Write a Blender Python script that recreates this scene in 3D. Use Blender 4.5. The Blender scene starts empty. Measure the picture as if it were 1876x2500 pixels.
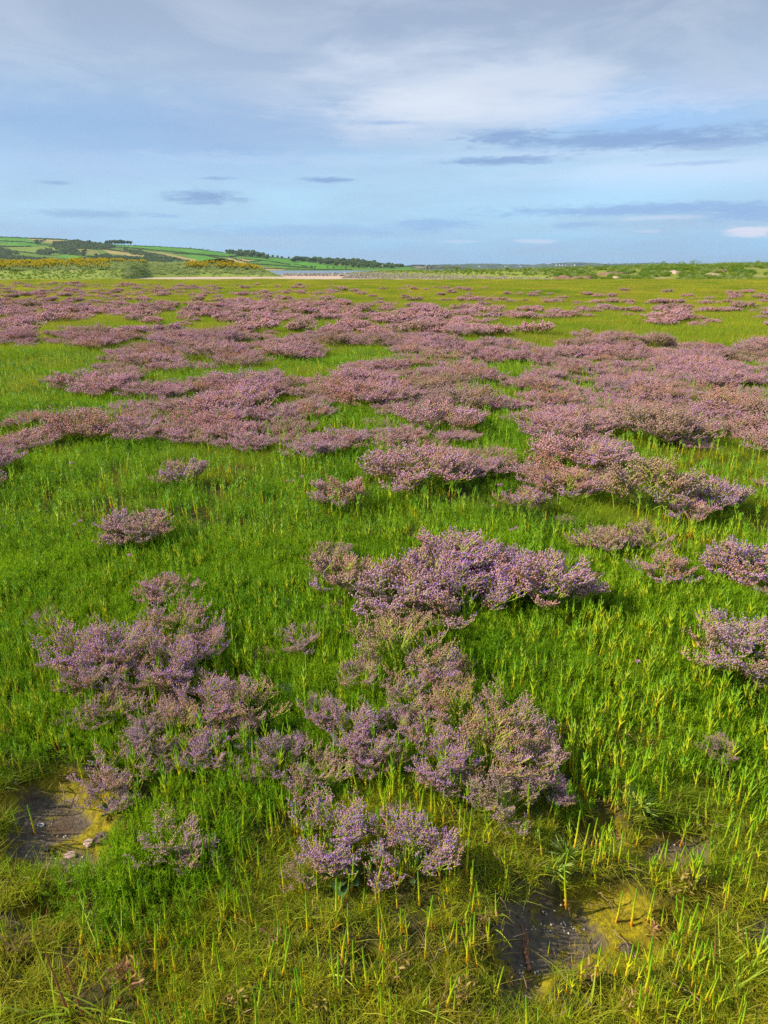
import bpy, math, random
import numpy as np
from mathutils import Vector

R = math.radians
SC = bpy.context.scene
COL = SC.collection
rng = np.random.default_rng(11)
random.seed(5)

# ------------------------------------------------------------------ camera model (photo pixels 1876 x 2500)
F, CX, CY = 1666.7, 938.0, 1250.0
PITCH = R(19.64)
EYE = 1.5
HOR = 655.0
S = 1876 / 1660.0                     # sizes below were read off a 1660 px wide view
cT, sT = math.cos(PITCH), math.sin(PITCH)

def ray(px, py):
    x = (px - CX) / F; v = -(py - CY) / F
    return x, cT + v * sT, -sT + v * cT

def gpt(px, py, z=0.0):
    """ground point (x, y) seen at a photo pixel, for a ground at height z"""
    x, y, w = ray(px, py)
    t = (z - EYE) / w
    return x * t, y * t

def atd(px, py, D):
    """point at forward distance D along the sight line"""
    x, y, w = ray(px, py)
    t = D / y
    return x * t, D, EYE + w * t

def proj(x, y, z):
    d = y * cT - (z - EYE) * sT
    up = y * sT + (z - EYE) * cT
    return CX + F * x / d, CY - F * up / d

# ------------------------------------------------------------------ numpy noise
def _h(ix, iy, s):
    n = (ix.astype(np.int64) * 374761393 + iy.astype(np.int64) * 668265263 + s * 974711) & 0xFFFFFFFF
    n = ((n ^ (n >> 13)) * 1274126177) & 0xFFFFFFFF
    n = n ^ (n >> 16)
    return (n & 0xFFFF) / 65535.0

def vnoise(x, y, s=0):
    x = np.asarray(x, float); y = np.asarray(y, float)
    ix = np.floor(x); iy = np.floor(y); fx = x - ix; fy = y - iy
    fx = fx * fx * (3 - 2 * fx); fy = fy * fy * (3 - 2 * fy)
    a = _h(ix, iy, s); b = _h(ix + 1, iy, s); c = _h(ix, iy + 1, s); d = _h(ix + 1, iy + 1, s)
    return (a + (b - a) * fx) * (1 - fy) + (c + (d - c) * fx) * fy

def fbm(x, y, s=0, o=4):
    t = 0; a = 0.5; n = 0
    for k in range(o):
        t = t + a * vnoise(x * 2 ** k, y * 2 ** k, s + k * 17); n += a; a *= 0.5
    return t / n

def sst(a, b, x):
    t = np.clip((x - a) / (b - a), 0, 1)
    return t * t * (3 - 2 * t)

# ------------------------------------------------------------------ mesh helpers
def mk_mesh(name, V, faces, mats, fm=None, attrs=None, smooth=False):
    """faces: list of int arrays (n,3) or (n,4)"""
    me = bpy.data.meshes.new(name)
    V = np.asarray(V, np.float32)
    faces = [np.asarray(f, np.int32) for f in faces if len(f)]
    nl = sum(f.size for f in faces); nf = sum(len(f) for f in faces)
    me.vertices.add(len(V)); me.vertices.foreach_set('co', V.ravel())
    me.loops.add(nl); me.polygons.add(nf)
    me.loops.foreach_set('vertex_index', np.concatenate([f.ravel() for f in faces]))
    tot = np.concatenate([np.full(len(f), f.shape[1], np.int32) for f in faces])
    st = np.concatenate([[0], np.cumsum(tot)[:-1]]).astype(np.int32)
    me.polygons.foreach_set('loop_start', st)
    me.polygons.foreach_set('loop_total', tot)
    if fm is not None:
        me.polygons.foreach_set('material_index', np.concatenate([np.asarray(m, np.int32) for m in fm]))
    me.update(calc_edges=True)
    if smooth:
        me.polygons.foreach_set('use_smooth', np.ones(nf, bool))
    if attrs:
        for k, a in attrs.items():
            a = np.asarray(a, np.float32)
            if a.ndim == 1:
                at = me.attributes.new(k, 'FLOAT', 'POINT'); at.data.foreach_set('value', a)
            else:
                at = me.attributes.new(k, 'FLOAT_COLOR', 'POINT')
                at.data.foreach_set('color', np.hstack([a, np.ones((len(a), 1), np.float32)]).ravel())
    for m in (mats if isinstance(mats, (list, tuple)) else [mats]):
        me.materials.append(m)
    return me

class MB:
    """collects shapes; each add() returns nothing; build() makes one mesh object"""
    def __init__(s):
        s.V = []; s.T = []; s.Q = []; s.tm = []; s.qm = []; s.n = 0; s.A = []
    def add(s, V, T=None, Q=None, m=0, a=None):
        V = np.asarray(V, float).reshape(-1, 3)
        if T is not None and len(T):
            T = np.asarray(T).reshape(-1, 3); s.T.append(T + s.n); s.tm.append(np.full(len(T), m))
        if Q is not None and len(Q):
            Q = np.asarray(Q).reshape(-1, 4); s.Q.append(Q + s.n); s.qm.append(np.full(len(Q), m))
        s.V.append(V); s.n += len(V)
        s.A.append(np.broadcast_to(np.asarray(0.5 if a is None else a, float), (len(V),)).copy())
    def mesh(s, name, mats, smooth=False):
        fs, fm = [], []
        if s.T: fs.append(np.vstack(s.T)); fm.append(np.concatenate(s.tm))
        if s.Q: fs.append(np.vstack(s.Q)); fm.append(np.concatenate(s.qm))
        return mk_mesh(name, np.vstack(s.V), fs, mats, fm, {'tint': np.concatenate(s.A)}, smooth)

def link(o):
    COL.objects.link(o); return o

def obj(name, me, parent=None, loc=(0, 0, 0), kind=None):
    o = link(bpy.data.objects.new(name, me)); o.location = loc
    if parent is not None: o.parent = parent
    if kind: o['kind'] = kind
    return o

def tag(o, label, cat, group=None, kind=None):
    o['label'] = label; o['category'] = cat
    if group: o['group'] = group
    if kind: o['kind'] = kind
    return o

def empty(name, loc, rz=0, sc=1.0):
    o = link(bpy.data.objects.new(name, None)); o.location = loc; o.rotation_euler = (0, 0, rz)
    o.scale = (sc, sc, sc); o.empty_display_size = 0.1
    return o

# vectorised pieces ---------------------------------------------------------
def ribbons(P, D, L, W, bend=0.0, seg=3, droop=None, rg=rng, fl=0.75):
    """flat tapering blades. P start, D unit directions, L lengths, W widths. returns V, Q, h"""
    P = np.asarray(P, float); D = np.asarray(D, float); n = len(P)
    L = np.broadcast_to(L, (n,)); W = np.broadcast_to(W, (n,))
    D = D / np.linalg.norm(D, axis=1)[:, None]
    ra = rg.normal(size=(n, 3)); side = np.cross(D, ra); side /= np.linalg.norm(side, axis=1)[:, None] + 1e-9
    bd = rg.normal(size=(n, 3)) * bend
    bd[:, 2] = -np.abs(bd[:, 2]) * (0.6 if droop is None else droop)
    V = np.zeros((n, seg + 1, 2, 3)); H = np.zeros((n, seg + 1, 2))
    for k in range(seg + 1):
        t = k / seg
        c = P + D * (L * t)[:, None] + bd * (L * t * t)[:, None]
        w = W * (1 - t) ** fl if t > 0 else W * 0.8
        w = np.maximum(w, W * 0.06)
        V[:, k, 0] = c - side * (w / 2)[:, None]; V[:, k, 1] = c + side * (w / 2)[:, None]; H[:, k] = t
    base = np.arange(n)[:, None] * (2 * (seg + 1))
    Q = np.vstack([np.stack([base[:, 0] + 2 * k, base[:, 0] + 2 * k + 1, base[:, 0] + 2 * k + 3, base[:, 0] + 2 * k + 2], 1) for k in range(seg)])
    return V.reshape(-1, 3), Q, H.ravel()

def tube(pts, rad, sides=3):
    pts = np.asarray(pts, float); n = len(pts); rad = np.broadcast_to(rad, (n,))
    t = np.gradient(pts, axis=0); t /= np.linalg.norm(t, axis=1)[:, None] + 1e-12
    ref = np.array([0.3, 0.9, 0.1]) if abs(t[0][2]) > 0.6 else np.array([0, 0, 1.0])
    u = np.cross(t, ref); u /= np.linalg.norm(u, axis=1)[:, None] + 1e-12
    w = np.cross(t, u)
    a = np.arange(sides) * 2 * math.pi / sides
    V = pts[:, None] + rad[:, None, None] * (np.cos(a)[None, :, None] * u[:, None] + np.sin(a)[None, :, None] * w[:, None])
    Q = []
    for i in range(n - 1):
        for j in range(sides):
            k = (j + 1) % sides
            Q.append((i * sides + j, i * sides + k, (i + 1) * sides + k, (i + 1) * sides + j))
    return V.reshape(-1, 3), np.array(Q)

def spikes(P, D, L, r):
    """three-sided bipyramids (buds): 5 verts, 6 tris each"""
    n = len(P); D = D / (np.linalg.norm(D, axis=1)[:, None] + 1e-9)
    L = np.broadcast_to(L, (n,)); r = np.broadcast_to(r, (n,))
    ra = rng.normal(size=(n, 3)); u = np.cross(D, ra); u /= np.linalg.norm(u, axis=1)[:, None] + 1e-9; w = np.cross(D, u)
    V = np.zeros((n, 5, 3)); V[:, 0] = P; V[:, 4] = P + D * L[:, None]
    for j in range(3):
        a = j * 2.0944
        V[:, 1 + j] = P + D * (L * 0.62)[:, None] + (math.cos(a) * u + math.sin(a) * w) * r[:, None]
    t = np.array([(0, 2, 1), (0, 3, 2), (0, 1, 3), (4, 1, 2), (4, 2, 3), (4, 3, 1)])
    T = (np.arange(n)[:, None, None] * 5 + t[None]).reshape(-1, 3)
    return V.reshape(-1, 3), T

# ------------------------------------------------------------------ materials
def nodes(name):
    m = bpy.data.materials.new(name); m.use_nodes = True
    nt = m.node_tree; nt.nodes.clear()
    out = nt.nodes.new('ShaderNodeOutputMaterial')
    return m, nt, out

class NT:
    def __init__(s, nt): s.nt = nt
    def n(s, t, **k):
        nd = s.nt.nodes.new(t)
        for a, b in k.items(): setattr(nd, a, b)
        return nd
    def l(s, a, b): s.nt.links.new(a, b)
    def val(s, sock, v):
        if hasattr(v, 'is_linked') or hasattr(v, 'links'): s.l(v, sock)
        else: sock.default_value = v
    def math(s, op, a, b=0.0, c=None, clamp=False):
        nd = s.n('ShaderNodeMath', operation=op); nd.use_clamp = clamp
        s.val(nd.inputs[0], a); s.val(nd.inputs[1], b)
        if c is not None: s.val(nd.inputs[2], c)
        return nd.outputs[0]
    def mix(s, fac, a, b, bt='MIX'):
        nd = s.n('ShaderNodeMix', data_type='RGBA', blend_type=bt)
        s.val(nd.inputs[0], fac)
        for i, v in ((6, a), (7, b)):
            if isinstance(v, tuple): nd.inputs[i].default_value = (*v, 1)[:4]
            else: s.l(v, nd.inputs[i])
        return nd.outputs[2]
    def noise(s, vec, scale, detail=3, rough=0.55, dist=0.0):
        nd = s.n('ShaderNodeTexNoise'); nd.inputs['Scale'].default_value = scale
        nd.inputs['Detail'].default_value = detail; nd.inputs['Roughness'].default_value = rough
        nd.inputs['Distortion'].default_value = dist
        if vec is not None: s.l(vec, nd.inputs['Vector'])
        return nd.outputs[0]
    def ramp(s, fac, stops, interp='LINEAR'):
        nd = s.n('ShaderNodeValToRGB'); nd.color_ramp.interpolation = interp
        e = nd.color_ramp.elements
        while len(e) < len(stops): e.new(0.5)
        for el, (p, c) in zip(e, stops):
            el.position = p; el.color = (*c, 1)
        s.l(fac, nd.inputs[0]); return nd.outputs[0]
    def mr(s, v, a, b, c=0.0, d=1.0):
        nd = s.n('ShaderNodeMapRange'); s.l(v, nd.inputs[0])
        for i, q in enumerate((a, b, c, d)): nd.inputs[i + 1].default_value = q
        return nd.outputs[0]

def lin(r, g, b):
    f = lambda c: (c / 255 / 12.92) if c / 255 <= 0.04045 else ((c / 255 + 0.055) / 1.055) ** 2.4
    return f(r), f(g), f(b)

def leafy(name, build, trans=0.35, rough=0.5, spec=0.25, bump=None):
    """foliage material: build(NT) returns the colour socket"""
    m, nt, out = nodes(name); k = NT(nt)
    c = build(k)
    p = k.n('ShaderNodeBsdfPrincipled'); p.inputs['Roughness'].default_value = rough
    p.inputs['Specular IOR Level'].default_value = spec
    k.l(c, p.inputs['Base Color'])
    if trans > 0:
        tr = k.n('ShaderNodeBsdfTranslucent'); k.l(c, tr.inputs[0])
        mx = k.n('ShaderNodeMixShader'); mx.inputs[0].default_value = trans
        k.l(p.outputs[0], mx.inputs[1]); k.l(tr.outputs[0], mx.inputs[2]); k.l(mx.outputs[0], out.inputs[0])
    else:
        k.l(p.outputs[0], out.inputs[0])
    return m

def attr(k, name): 
    nd = k.n('ShaderNodeAttribute'); nd.attribute_name = name; return nd
def wpos(k):
    return k.n('ShaderNodeNewGeometry').outputs['Position']
def orand(k):
    return k.n('ShaderNodeObjectInfo').outputs['Random']

def c_turf(k):
    # fine turf: olive near the camera, lush green in the middle, yellow green far out, in drifting patches
    P = wpos(k); sep = k.n('ShaderNodeSeparateXYZ'); k.l(P, sep.inputs[0]); y = sep.outputs[1]
    n1 = k.noise(P, 0.9, 3); n2 = k.noise(P, 6.0, 2)
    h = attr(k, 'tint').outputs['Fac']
    lush = k.mix(n2, (0.090, 0.240, 0.006), (0.400, 0.550, 0.012))
    olive = k.mix(n2, (0.200, 0.360, 0.008), (0.720, 0.650, 0.030))
    near = k.math('ADD', k.mr(y, 1.25, 1.75, 1.0, 0.0), k.mr(n1, 0.42, 0.68, -0.25, 0.55), clamp=True)
    c = k.mix(near, lush, olive)
    farc = k.mix(k.mr(k.noise(P, 0.16, 5, 0.72), .36, .64), (0.160, 0.310, 0.012), (0.560, 0.520, 0.035))
    c = k.mix(k.mr(y, 9, 30), c, farc)
    c = k.mix(k.mr(h, 0.0, 0.35, 0.7, 0.0), c, (0.070, 0.062, 0.012))          # blades turn darker and browner towards the base
    r = orand(k)
    c = k.mix(k.mr(r, 0.55, 1.0, 0, 0.75), c, (0.46, 0.33, 0.06))
    c = k.mix(k.mr(r, 0.0, 0.25, 0.6, 0), c, (0.10, 0.22, 0.012))
    return c
def c_feather(k):
    P = wpos(k); n1 = k.noise(P, 1.6, 3); h = attr(k, 'tint').outputs['Fac']
    c = k.mix(k.mr(n1, 0.35, 0.65), (0.050, 0.220, 0.006), (0.260, 0.470, 0.010))
    c = k.mix(k.mr(h, 0.3, 1.0), c, k.mix(n1, (0.16, 0.42, 0.010), (0.50, 0.66, 0.015)))
    c = k.mix(k.mr(orand(k), 0.8, 1.0, 0, 0.5), c, (0.20, 0.17, 0.02))
    return c
def c_sprig(k):
    r = orand(k); h = attr(k, 'tint').outputs['Fac']; P = wpos(k)
    c = k.ramp(h, [(0.0, (0.80, 0.22, 0.02)), (0.12, (0.85, 0.42, 0.02)), (0.26, (0.75, 0.62, 0.02)), (0.58, (0.46, 0.56, 0.015)), (0.8, (0.24, 0.44, 0.014)), (1.0, (0.18, 0.38, 0.015))])
    g = k.ramp(h, [(0.0, (0.70, 0.42, 0.02)), (0.25, (0.50, 0.52, 0.012)), (0.6, (0.24, 0.46, 0.01)), (1.0, (0.14, 0.36, 0.012))])
    n = k.noise(P, 1.1, 2)
    f = k.math('ADD', k.math('MULTIPLY', r, 0.9), k.mr(n, 0.35, 0.65, -0.3, 0.5), clamp=True)
    return k.mix(f, g, c)
def c_floret(k):
    t = attr(k, 'tint').outputs['Fac']; r = orand(k); P = wpos(k)
    c = k.ramp(t, [(0.0, (0.48, 0.22, 0.15)), (0.3, (0.72, 0.40, 0.36)), (0.6, (0.70, 0.39, 0.47)), (0.88, (0.68, 0.44, 0.61)), (0.97, (0.30, 0.17, 0.80)), (1.0, (0.26, 0.14, 0.85))])
    c = k.mix(k.mr(k.noise(P, 2.2, 2), 0.45, 0.75, 0.0, 0.55), c, (0.52, 0.36, 0.27))
    c = k.mix(k.mr(r, 0.70, 1.0, 0, 0.6), c, (0.44, 0.33, 0.22))
    c = k.mix(k.mr(r, 0.0, 0.3, 0.3, 0), c, (0.50, 0.36, 0.50))
    return c
def c_stem(k):
    t = attr(k, 'tint').outputs['Fac']
    return k.mix(t, (0.18, 0.28, 0.02), (0.44, 0.52, 0.06))
def c_broad(k):
    P = wpos(k); n = k.noise(P, 40, 3)
    c = k.mix(n, (0.055, 0.13, 0.035), (0.11, 0.20, 0.07))
    return k.mix(k.mr(orand(k), 0.7, 1.0, 0, 0.5), c, (0.16, 0.10, 0.03))

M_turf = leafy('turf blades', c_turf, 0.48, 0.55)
M_feather = leafy('feathery shoots', c_feather, 0.45, 0.5)
M_sprig = leafy('glasswort skin', c_sprig, 0.25, 0.42, 0.4)
M_floret = leafy('lavender florets', c_floret, 0.25, 0.7, 0.1)
M_stem = leafy('lavender stems', c_stem, 0.0, 0.6, 0.2)
M_broad = leafy('fleshy leaf', c_broad, 0.12, 0.45, 0.35)
def flat(name, c, rough=0.7, trans=0.0, var=None, sc=8.0, spec=0.3):
    def b(k):
        n = k.noise(wpos(k), sc, 4)
        c2 = var if var else tuple(q * 0.6 for q in c)
        return k.mix(k.mr(n, 0.3, 0.7), c2, c)
    return leafy(name, b, trans, rough, spec)

# ------------------------------------------------------------------ geometry-node scatter (for stuff only)
def scatter(name, srcs, P, rot, scl, idx, label, cat):
    coll = bpy.data.collections.new(name + '_sources')
    for i, me in enumerate(srcs):
        o = bpy.data.objects.new('%s_clump_%03d' % (name, i), me); coll.objects.link(o)
    me = bpy.data.meshes.new(name); n = len(P)
    me.vertices.add(n); me.vertices.foreach_set('co', np.asarray(P, np.float32).ravel())
    a = me.attributes.new('rot', 'FLOAT_VECTOR', 'POINT'); a.data.foreach_set('vector', np.asarray(rot, np.float32).ravel())
    a = me.attributes.new('scl', 'FLOAT_VECTOR', 'POINT')
    scl = np.asarray(scl, np.float32)
    if scl.ndim == 1: scl = np.repeat(scl[:, None], 3, 1)
    a.data.foreach_set('vector', scl.ravel())
    a = me.attributes.new('idx', 'INT', 'POINT'); a.data.foreach_set('value', np.asarray(idx, np.int32))
    o = link(bpy.data.objects.new(name, me))
    g = bpy.data.node_groups.new(name, 'GeometryNodeTree')
    g.interface.new_socket('Geometry', in_out='INPUT', socket_type='NodeSocketGeometry')
    g.interface.new_socket('Geometry', in_out='OUTPUT', socket_type='NodeSocketGeometry')
    gi = g.nodes.new('NodeGroupInput'); go = g.nodes.new('NodeGroupOutput')
    ci = g.nodes.new('GeometryNodeCollectionInfo'); ci.inputs[0].default_value = coll
    ci.inputs['Separate Children'].default_value = True; ci.inputs['Reset Children'].default_value = True
    ip = g.nodes.new('GeometryNodeInstanceOnPoints'); ip.inputs['Pick Instance'].default_value = True
    def na(nm, t):
        q = g.nodes.new('GeometryNodeInputNamedAttribute'); q.data_type = t; q.inputs[0].default_value = nm
        return q.outputs[0]
    er = g.nodes.new('FunctionNodeEulerToRotation')
    g.links.new(na('rot', 'FLOAT_VECTOR'), er.inputs[0])
    g.links.new(gi.outputs[0], ip.inputs['Points']); g.links.new(ci.outputs[0], ip.inputs['Instance'])
    g.links.new(na('idx', 'INT'), ip.inputs['Instance Index'])
    g.links.new(er.outputs[0], ip.inputs['Rotation']); g.links.new(na('scl', 'FLOAT_VECTOR'), ip.inputs['Scale'])
    g.links.new(ip.outputs[0], go.inputs[0])
    md = o.modifiers.new('scatter', 'NODES'); md.node_group = g
    tag(o, label, cat, kind='stuff')
    return o

# ------------------------------------------------------------------ the ground
# bare hollows: (photo x, photo y, half width, half height, weight) in 1660-wide px
MUD = [(105, 1740, 88, 50), (150, 1850, 75, 36), (40, 1800, 50, 32), (1475, 1812, 75, 34), (1300, 1790, 50, 22), (1160, 2010, 86, 68), (1248, 1982, 56, 44),
       (1120, 2110, 50, 45), (1500, 1965, 40, 22), (1655, 2010, 40, 40), (200, 1990, 30, 16), (10, 2000, 40, 24)]
ALG = [(110, 1790, 150, 125), (110, 1975, 75, 40), (1450, 1810, 130, 52), (1270, 2000, 175, 92), (1360, 2030, 95, 60), (1290, 1920, 90, 36), (230, 1700, 50, 40),
       (1120, 2080, 80, 90), (1490, 1965, 70, 36), (1290, 1790, 80, 36), (800, 2080, 40, 14), (1330, 2150, 60, 20), (70, 2090, 50, 20), (900, 2160, 50, 20), (480, 2030, 50, 16)]
def ellip(x, y, lst, grow=1.0, nz=0.45, seed=3):
    px, py = proj(x, np.maximum(y, 0.3), 0 * x)
    px = px / S; py = py / S
    d = (fbm(x * 9, y * 9, seed, 4) - 0.5) * 2 * nz + (fbm(x * 28, y * 28, seed + 5, 3) - 0.5) * nz
    m = np.full(np.shape(x), -9.0)
    for (a, b, w, h) in lst:
        r = np.sqrt(((px - a) / (w * grow)) ** 2 + ((py - b) / (h * grow)) ** 2)
        m = np.maximum(m, 1 - r)
    return m + d * 0.6
def mudmask(x, y): return sst(-0.02, 0.10, ellip(x, y, MUD, 1.12, 0.6)) * (y < 4)
def algmask(x, y): return sst(-0.05, 0.25, ellip(x, y, ALG, 1.05, 0.75, seed=9)) * (y < 4)

def prof(y):
    ys = [-50, 97, 102, 130, 175, 460, 620, 20000]
    zs = [0, 0, -0.14, -0.2, -0.32, -2.45, -3.4, -3.6]
    return np.interp(y, ys, zs)
def gz(x, y):
    x = np.asarray(x, float); y = np.asarray(y, float)
    z = prof(y)
    w = np.clip(1 - y / 60.0, 0, 1)
    z = z + (fbm(x * 0.8, y * 0.8, 21, 3) - 0.5) * 0.10 * w + (fbm(x * 4, y * 4, 27, 3) - 0.5) * 0.045 * (y < 30)
    nearm = y < 4
    e = ellip(x, y, ALG, 1.05, 0.35, 9)
    z = z - 0.055 * sst(-0.15, 0.35, e) * nearm - 0.02 * mudmask(x, y)
    return z

def ground():
    ys = [-6, -4, -2.5, -1.2, -0.4, 0.1, 0.4, 0.6]
    y = 0.62
    while y < 3.4: ys.append(y); y += 0.012
    st = 0.0125
    while y < 7600:
        ys.append(y); st = max(st * 1.03, 0.0); y += min(st * 1.0, y * 0.06)
    ys = np.array(ys); t = np.linspace(-1, 1, 421)
    W = 2.4 + 0.85 * np.maximum(ys, 0)
    X = t[None] * W[:, None]; Y = np.repeat(ys[:, None], len(t), 1)
    Z = gz(X, Y)
    Z = Z + (fbm(X * 26, Y * 26, 33, 4) - 0.5) * 0.022 * (Y < 4)
    n, m = X.shape
    V = np.stack([X, Y, Z], -1).reshape(-1, 3)
    i = np.arange(n - 1)[:, None] * m + np.arange(m - 1)[None]
    Q = np.stack([i, i + 1, i + m + 1, i + m], -1).reshape(-1, 4)
    x, y = X.ravel(), Y.ravel()
    mud = mudmask(x, y); alg = algmask(x, y)
    edge = 98 + (fbm(x * 0.08, y * 0.02, 40, 3) - 0.5) * 10
    px, _ = proj(x, np.maximum(y, 0.3), 0 * x)
    sand = sst(edge - 0.6, edge + 0.6, y)
    m_, nt, out = nodes('marsh ground'); k = NT(nt)
    P = wpos(k); sep = k.n('ShaderNodeSeparateXYZ'); k.l(P, sep.inputs[0]); yy = sep.outputs[1]
    soil = k.mix(k.noise(P, 30, 4), (0.028, 0.026, 0.010), (0.085, 0.080, 0.020))
    green = k.mix(k.noise(P, 0.3, 5, 0.65), (0.14, 0.24, 0.006), (0.30, 0.35, 0.008))
    c = k.mix(k.mr(yy, 4, 22), soil, green)
    alc = k.ramp(k.noise(P, 34, 7, 0.8, 0.8), [(0.30, (0.085, 0.065, 0.018)), (0.44, (0.17, 0.14, 0.012)), (0.56, (0.34, 0.29, 0.012)), (0.66, (0.46, 0.36, 0.015)), (0.8, (0.46, 0.25, 0.015))])
    c = k.mix(attr(k, 'alg').outputs['Fac'], c, alc)
    mc = k.ramp(k.noise(P, 60, 6, 0.75), [(0.30, (0.045, 0.036, 0.026)), (0.48, (0.135, 0.112, 0.085)), (0.75, (0.25, 0.205, 0.155))])
    mc = k.mix(k.mr(k.noise(P, 7, 3), 0.5, 0.66, 0, 0.6), mc, (0.13, 0.065, 0.035))
    mc = k.mix(k.math('MULTIPLY', k.mr(k.noise(P, 11, 6, .75, .6), .53, .58), k.mr(k.noise(P, 80, 4, .7), .35, .6)), mc, alc)
    c = k.mix(attr(k, 'mud').outputs['Fac'], c, mc)
    sc_ = k.mix(k.noise(P, 0.25, 5, 0.7), (0.42, 0.31, 0.225), (0.62, 0.49, 0.38))
    c = k.mix(attr(k, 'sand').outputs['Fac'], c, sc_)
    c = k.mix(k.mr(yy, 300, 430), c, (0.16, 0.125, 0.095))
    p = k.n('ShaderNodeBsdfPrincipled'); k.l(c, p.inputs['Base Color']); p.inputs['Specular IOR Level'].default_value = 0.12
    k.l(k.mr(k.noise(P, 14, 4, .6), .4, .6, 0.8, 0.45), p.inputs['Roughness'])
    bp = k.n('ShaderNodeBump'); bp.inputs['Strength'].default_value = 0.7; bp.inputs['Distance'].default_value = 0.02
    k.l(k.noise(P, 90, 5, 0.7), bp.inputs['Height']); k.l(bp.outputs[0], p.inputs['Normal'])
    k.l(p.outputs[0], out.inputs[0])
    me = mk_mesh('ground', V, [Q], m_, attrs={'mud': mud, 'alg': alg, 'sand': sand}, smooth=True)
    obj('ground', me, kind='structure')
ground()

# ------------------------------------------------------------------ water
def water():
    m_, nt, out = nodes('estuary water'); k = NT(nt)
    p = k.n('ShaderNodeBsdfPrincipled'); p.inputs['Base Color'].default_value = (0.10, 0.15, 0.19, 1)
    p.inputs['Roughness'].default_value = 0.22; p.inputs['IOR'].default_value = 1.33
    bp = k.n('ShaderNodeBump'); bp.inputs['Strength'].default_value = 0.25; bp.inputs['Distance'].default_value = 0.3
    k.l(k.noise(wpos(k), 0.5, 4), bp.inputs['Height']); k.l(bp.outputs[0], p.inputs['Normal']); k.l(p.outputs[0], out.inputs[0])
    xs = np.linspace(-1, 1, 60); ysv = np.geomspace(440, 7500, 60)
    X = xs[None] * (ysv[:, None] * .85 + 200); Y = np.repeat(ysv[:, None], 60, 1)
    V = np.stack([X, Y, 0 * X - 2.5], -1).reshape(-1, 3)
    i = np.arange(59)[:, None] * 60 + np.arange(59)[None]
    obj('water', mk_mesh('water', V, [np.stack([i, i + 1, i + 61, i + 60], -1).reshape(-1, 4)], m_), kind='structure')
water()

# ------------------------------------------------------------------ plant meshes
def nrm(v): return v / (np.linalg.norm(v, axis=-1, keepdims=True) + 1e-9)

def lavender(seed, Rr=0.17, H=0.20, stems=20, sec=9, ter=6, per=6, fl=0.0048, petal=0.2, salmon=0.25, thin=1.0, sides=3):
    """a sea lavender plant: arching stems that fork into flat one-sided sprays of small buds"""
    g = np.random.default_rng(seed)
    st = MB(); FP, FD, FT, FLn = [], [], [], []
    for i in range(stems):
        az = g.uniform(0, 6.283); q = math.sqrt((i + 0.5) / stems)
        hd = np.array([math.cos(az), math.sin(az), 0])
        b = hd * g.uniform(0, 0.12) * Rr
        reach = Rr * (q * g.uniform(0.72, 0.98)); top = H * (1 - 0.48 * q ** 2.2) * g.uniform(0.78, 1.02)
        ts = np.linspace(0, 1, 6)
        pts = b + hd * (reach * ts ** 1.15)[:, None] + np.array([0, 0, 1]) * (top * ts ** 0.85)[:, None]
        pts[:, :2] += g.normal(0, 0.004, (6, 2)) * ts[:, None]
        V, Q = tube(pts, np.linspace(0.0014, 0.0006, 6) * thin, sides); st.add(V, Q=Q, a=0.25)
        sal = g.uniform(0, 1) < salmon; base_t = g.uniform(0.15, 0.3) if sal else g.uniform(0.42, 0.75)
        for j in range(sec):
            t = g.uniform(0.42, 1.0) if j else 1.0
            p0 = np.array([np.interp(t, ts, pts[:, c]) for c in range(3)])
            a2 = az + g.normal(0, 0.95)
            ld = np.array([math.cos(a2), math.sin(a2), 0])
            L = g.uniform(0.24, 0.42) * Rr * (1.25 - 0.4 * t)
            up = g.uniform(0.5, 1.3)
            d = ld + np.array([0, 0, up]); d /= np.linalg.norm(d)
            side = np.cross(d, [0, 0, 1.0]); side /= np.linalg.norm(side) + 1e-9
            ss = np.linspace(0, 1, 4)
            sp = p0 + d * (L * ss)[:, None] + np.array([0, 0, 1]) * (L * 0.18 * ss ** 2)[:, None]
            V, Q = tube(sp, np.linspace(0.0008, 0.0004, 4) * thin, sides); st.add(V, Q=Q, a=0.8)
            for m in range(ter):
                u = 0.3 + 0.7 * (m + g.uniform(0, 1)) / ter
                q0 = np.array([np.interp(u, ss, sp[:, c]) for c in range(3)])
                d3 = d * g.uniform(0.3, 1) + side * g.choice([-1, 1]) * g.uniform(0.3, 1.1) + np.array([0, 0, g.uniform(0.15, 0.9)]) + g.normal(0, .15, 3)
                d3 /= np.linalg.norm(d3); l3 = g.uniform(0.10, 0.22) * Rr
                V, Q = tube(np.array([q0, q0 + d3 * l3]), np.array([0.0005, 0.0003]) * thin, sides); st.add(V, Q=Q, a=0.9)
                f = np.linspace(0.25, 1, per) + g.normal(0, 0.03, per)
                FP.append(q0 + d3 * (l3 * f)[:, None] + g.normal(0, 0.0012, (per, 3)))
                FD.append(d3 * 0.55 + np.array([0, 0, 0.8]) + g.normal(0, 0.33, (per, 3)))
                FT.append(np.clip(base_t + g.normal(0, 0.10, per), 0, 0.9))
                FLn.append(g.uniform(0.75, 1.25, per))
    FP = np.vstack(FP); FD = nrm(np.vstack(FD)); FT = np.concatenate(FT); FLn = np.concatenate(FLn)
    fm = MB()
    V, T = spikes(FP, FD, FLn * fl * 1.5, FLn * fl * 0.36); fm.add(V, T=T, a=np.repeat(FT, 5))
    pk = g.uniform(0, 1, len(FP)) < petal * (FT > 0.35)
    if pk.any():
        pp = FP[pk] + FD[pk] * (fl * 1.25); V, T = spikes(pp, FD[pk] + g.normal(0, .4, (pk.sum(), 3)), fl * 0.70, fl * 0.40)
        fm.add(V, T=T, a=1.0)
    return fm, st, g

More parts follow.
